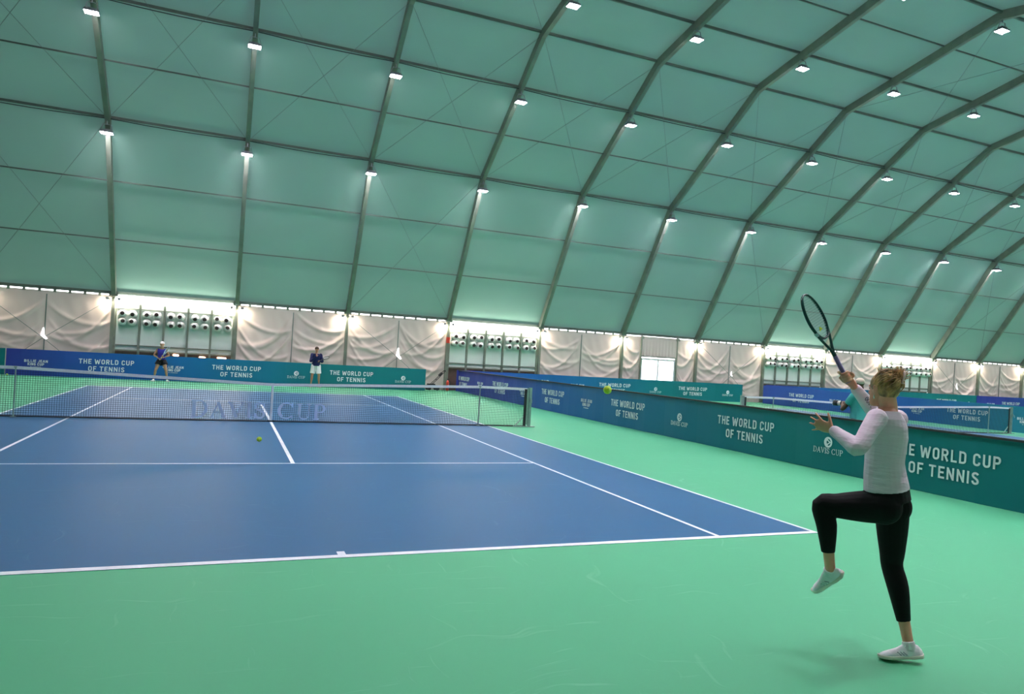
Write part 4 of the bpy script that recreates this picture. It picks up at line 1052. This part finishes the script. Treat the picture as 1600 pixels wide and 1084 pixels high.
racket('tennis_racket', b2p, t2p, lat+fr2*.35, (mat('white_frame', (.55, .68, .80), .3), mat('white_grip', (.8, .8, .85), .6), str_m, acc_m), 'pale blue tennis racket held upright by the distant woman in the white cap', stencil=False)

# --- distant man with folded arms in a navy jacket
J3, W3 = standing((2.68, 28.2), PI, 1.05, feet=.17, toe=12)
J3.update(elL=W3(-.25, .08, 1.13), wrL=W3(-.02, .20, 1.16), elR=W3(.24, .10, 1.12), wrR=W3(.02, .22, 1.34))
b3p, t3p = W3(-.05, .20, 1.13), W3(-.52, .05, 1.36)
def hands3(bm):
    hx = (V(t3p)-V(b3p)).normalized(); grip_hand(bm, V(J3['wrL']), V(b3p)-hx*.02, hx, V((0, 1, -.4)), 1.0)
    open_hand(bm, V(J3['wrR']), V((0, .1, 1)), V((0, -1, .1)), V((1, 0, .3)), .95, curls=(30, 30, 30, 30))
sp3 = dict(voxel=.010, torso=TM, skin=skB, eye=eye, k=1.05, it=2, leg=LEGS, arm=[.062, .052, .046, .043, .033, .029],
    top=dict(lo=-.1, hi=3.6, g=.012, sleeve=1, sg=.010, mat=cloth('navy_jacket', (.010, .014, .075), .75)), bottom=dict(type='shorts', name='shorts', hi=.4, n=3, lg=.012, flare=.02, mat=cloth('white_shorts', (.68, .70, .70), .8)), shoes=SH)
lat = V(W3(1, 0, 0))-V(W3(0, 0, 0)); fr3 = V(W3(0, 1, 0))-V(W3(0, 0, 0))
b3, s3 = person('distant man in a navy jacket and white shorts standing with folded arms', J3, lat, lat, fr3+V((0, 0, -.15)), (0, -.1, 1), sp3, hands3)
bm = bmesh.new(); h3 = V(J3['headc']); ellipsoid(bm, h3+V((0, .012, .050)), (V((.092, 0, 0)), V((0, .110, 0)), V((0, 0, .092))), 20, 12)
obj('hair', bm, mat('brown_hair', (.06, .035, .02), .6), b3, smooth=True)
racket('tennis_racket', b3p, t3p, V((0, -.5, 1)), (mat('black_frame', (.02, .02, .022), .3), mat('black_grip', (.03, .03, .03), .6), str_m, acc_m), 'black tennis racket under the arm of the distant man in navy', stencil=False)

# --- photographer behind the barrier, aiming along the second court
J4, W4 = standing((10.50, 4.22), .12, 1.065, feet=.12)
J4.update(elL=W4(-.20, .20, 1.16), wrL=W4(-.06, .33, 1.235), elR=W4(.30, .06, 1.14), wrR=W4(.10, .18, 1.215))
def hands4(bm):
    c0, c1 = V(W4(.02, .14, 1.25)), V(W4(-.02, .42, 1.25)); hx = (c1-c0).normalized()
    grip_hand(bm, V(J4['wrL']), c0+hx*.14, hx, V((0, 0, -1)), 1.0, rad=.036); grip_hand(bm, V(J4['wrR']), V(W4(.085, .16, 1.19)), V((0, 0, 1)), V(W4(1, 0, 0))-V(W4(0, 0, 0)), .95, order=-1, rad=.02)
teal_top = cloth('aqua_tee', (.07, .42, .42), .7)
sp4 = dict(voxel=.009, torso=TM, skin=skC, eye=eye, k=1.065, it=2, leg=LEGS, arm=[.062, .052, .046, .043, .033, .029],
    top=dict(lo=.0, hi=3.5, g=.014, sleeve=.4, sg=.014, mat=teal_top), bottom=dict(type='trousers', name='trousers', hi=.4, n=7, lg=.012, flare=.005, mat=cloth('dark_trousers', (.02, .022, .03), .8)), shoes=SH)
lat = V(W4(1, 0, 0))-V(W4(0, 0, 0)); fr4 = (V(W4(0, 1, 0))-V(W4(0, 0, 0))).normalized()
b4, s4 = person('photographer in a cream cap and aqua top standing behind the long barrier', J4, lat, lat, fr4, (0, 0, 1), sp4, hands4)
cap_on(b4, V(J4['headc']), (fr4*.8+lat*.1).normalized(), s4, noisy(mat('cream_cap', (.62, .52, .42), .8), (.58, .48, .38), (.66, .56, .46), 8))
cm = empty('photo_camera', W4(0, .13, 1.25)); cm.rotation_euler = (0, 0, .16); tag(cm, 'camera with a long white lens held by the photographer behind the barrier', 'camera')
bm = bmesh.new(); box(bm, (0, 0, 0), (.15, .07, .12)); box(bm, (0, 0, .075), (.06, .06, .04)); box(bm, (.065, .02, -.01), (.03, .08, .13)); tube(bm, [(0, .03, 0), (0, .07, 0)], .040, 16); obj('camera_body', bm, MT['black'], cm)
bm = bmesh.new(); tube(bm, [(0, .07, 0), (0, .13, 0), (0, .15, 0), (0, .34, 0)], [.036, .036, .044, .046], 20); obj('lens_barrel', bm, mat('white_lens', (.72, .70, .64), .4), cm, smooth=True)
for y0, y1, r in ((.155, .185, .049), (.235, .27, .051), (.34, .44, .056)):
    bm = bmesh.new(); tube(bm, [(0, y0, 0), (0, y1, 0)], r, 20); obj('rubber_ring', bm, MT['black'], cm, smooth=True)
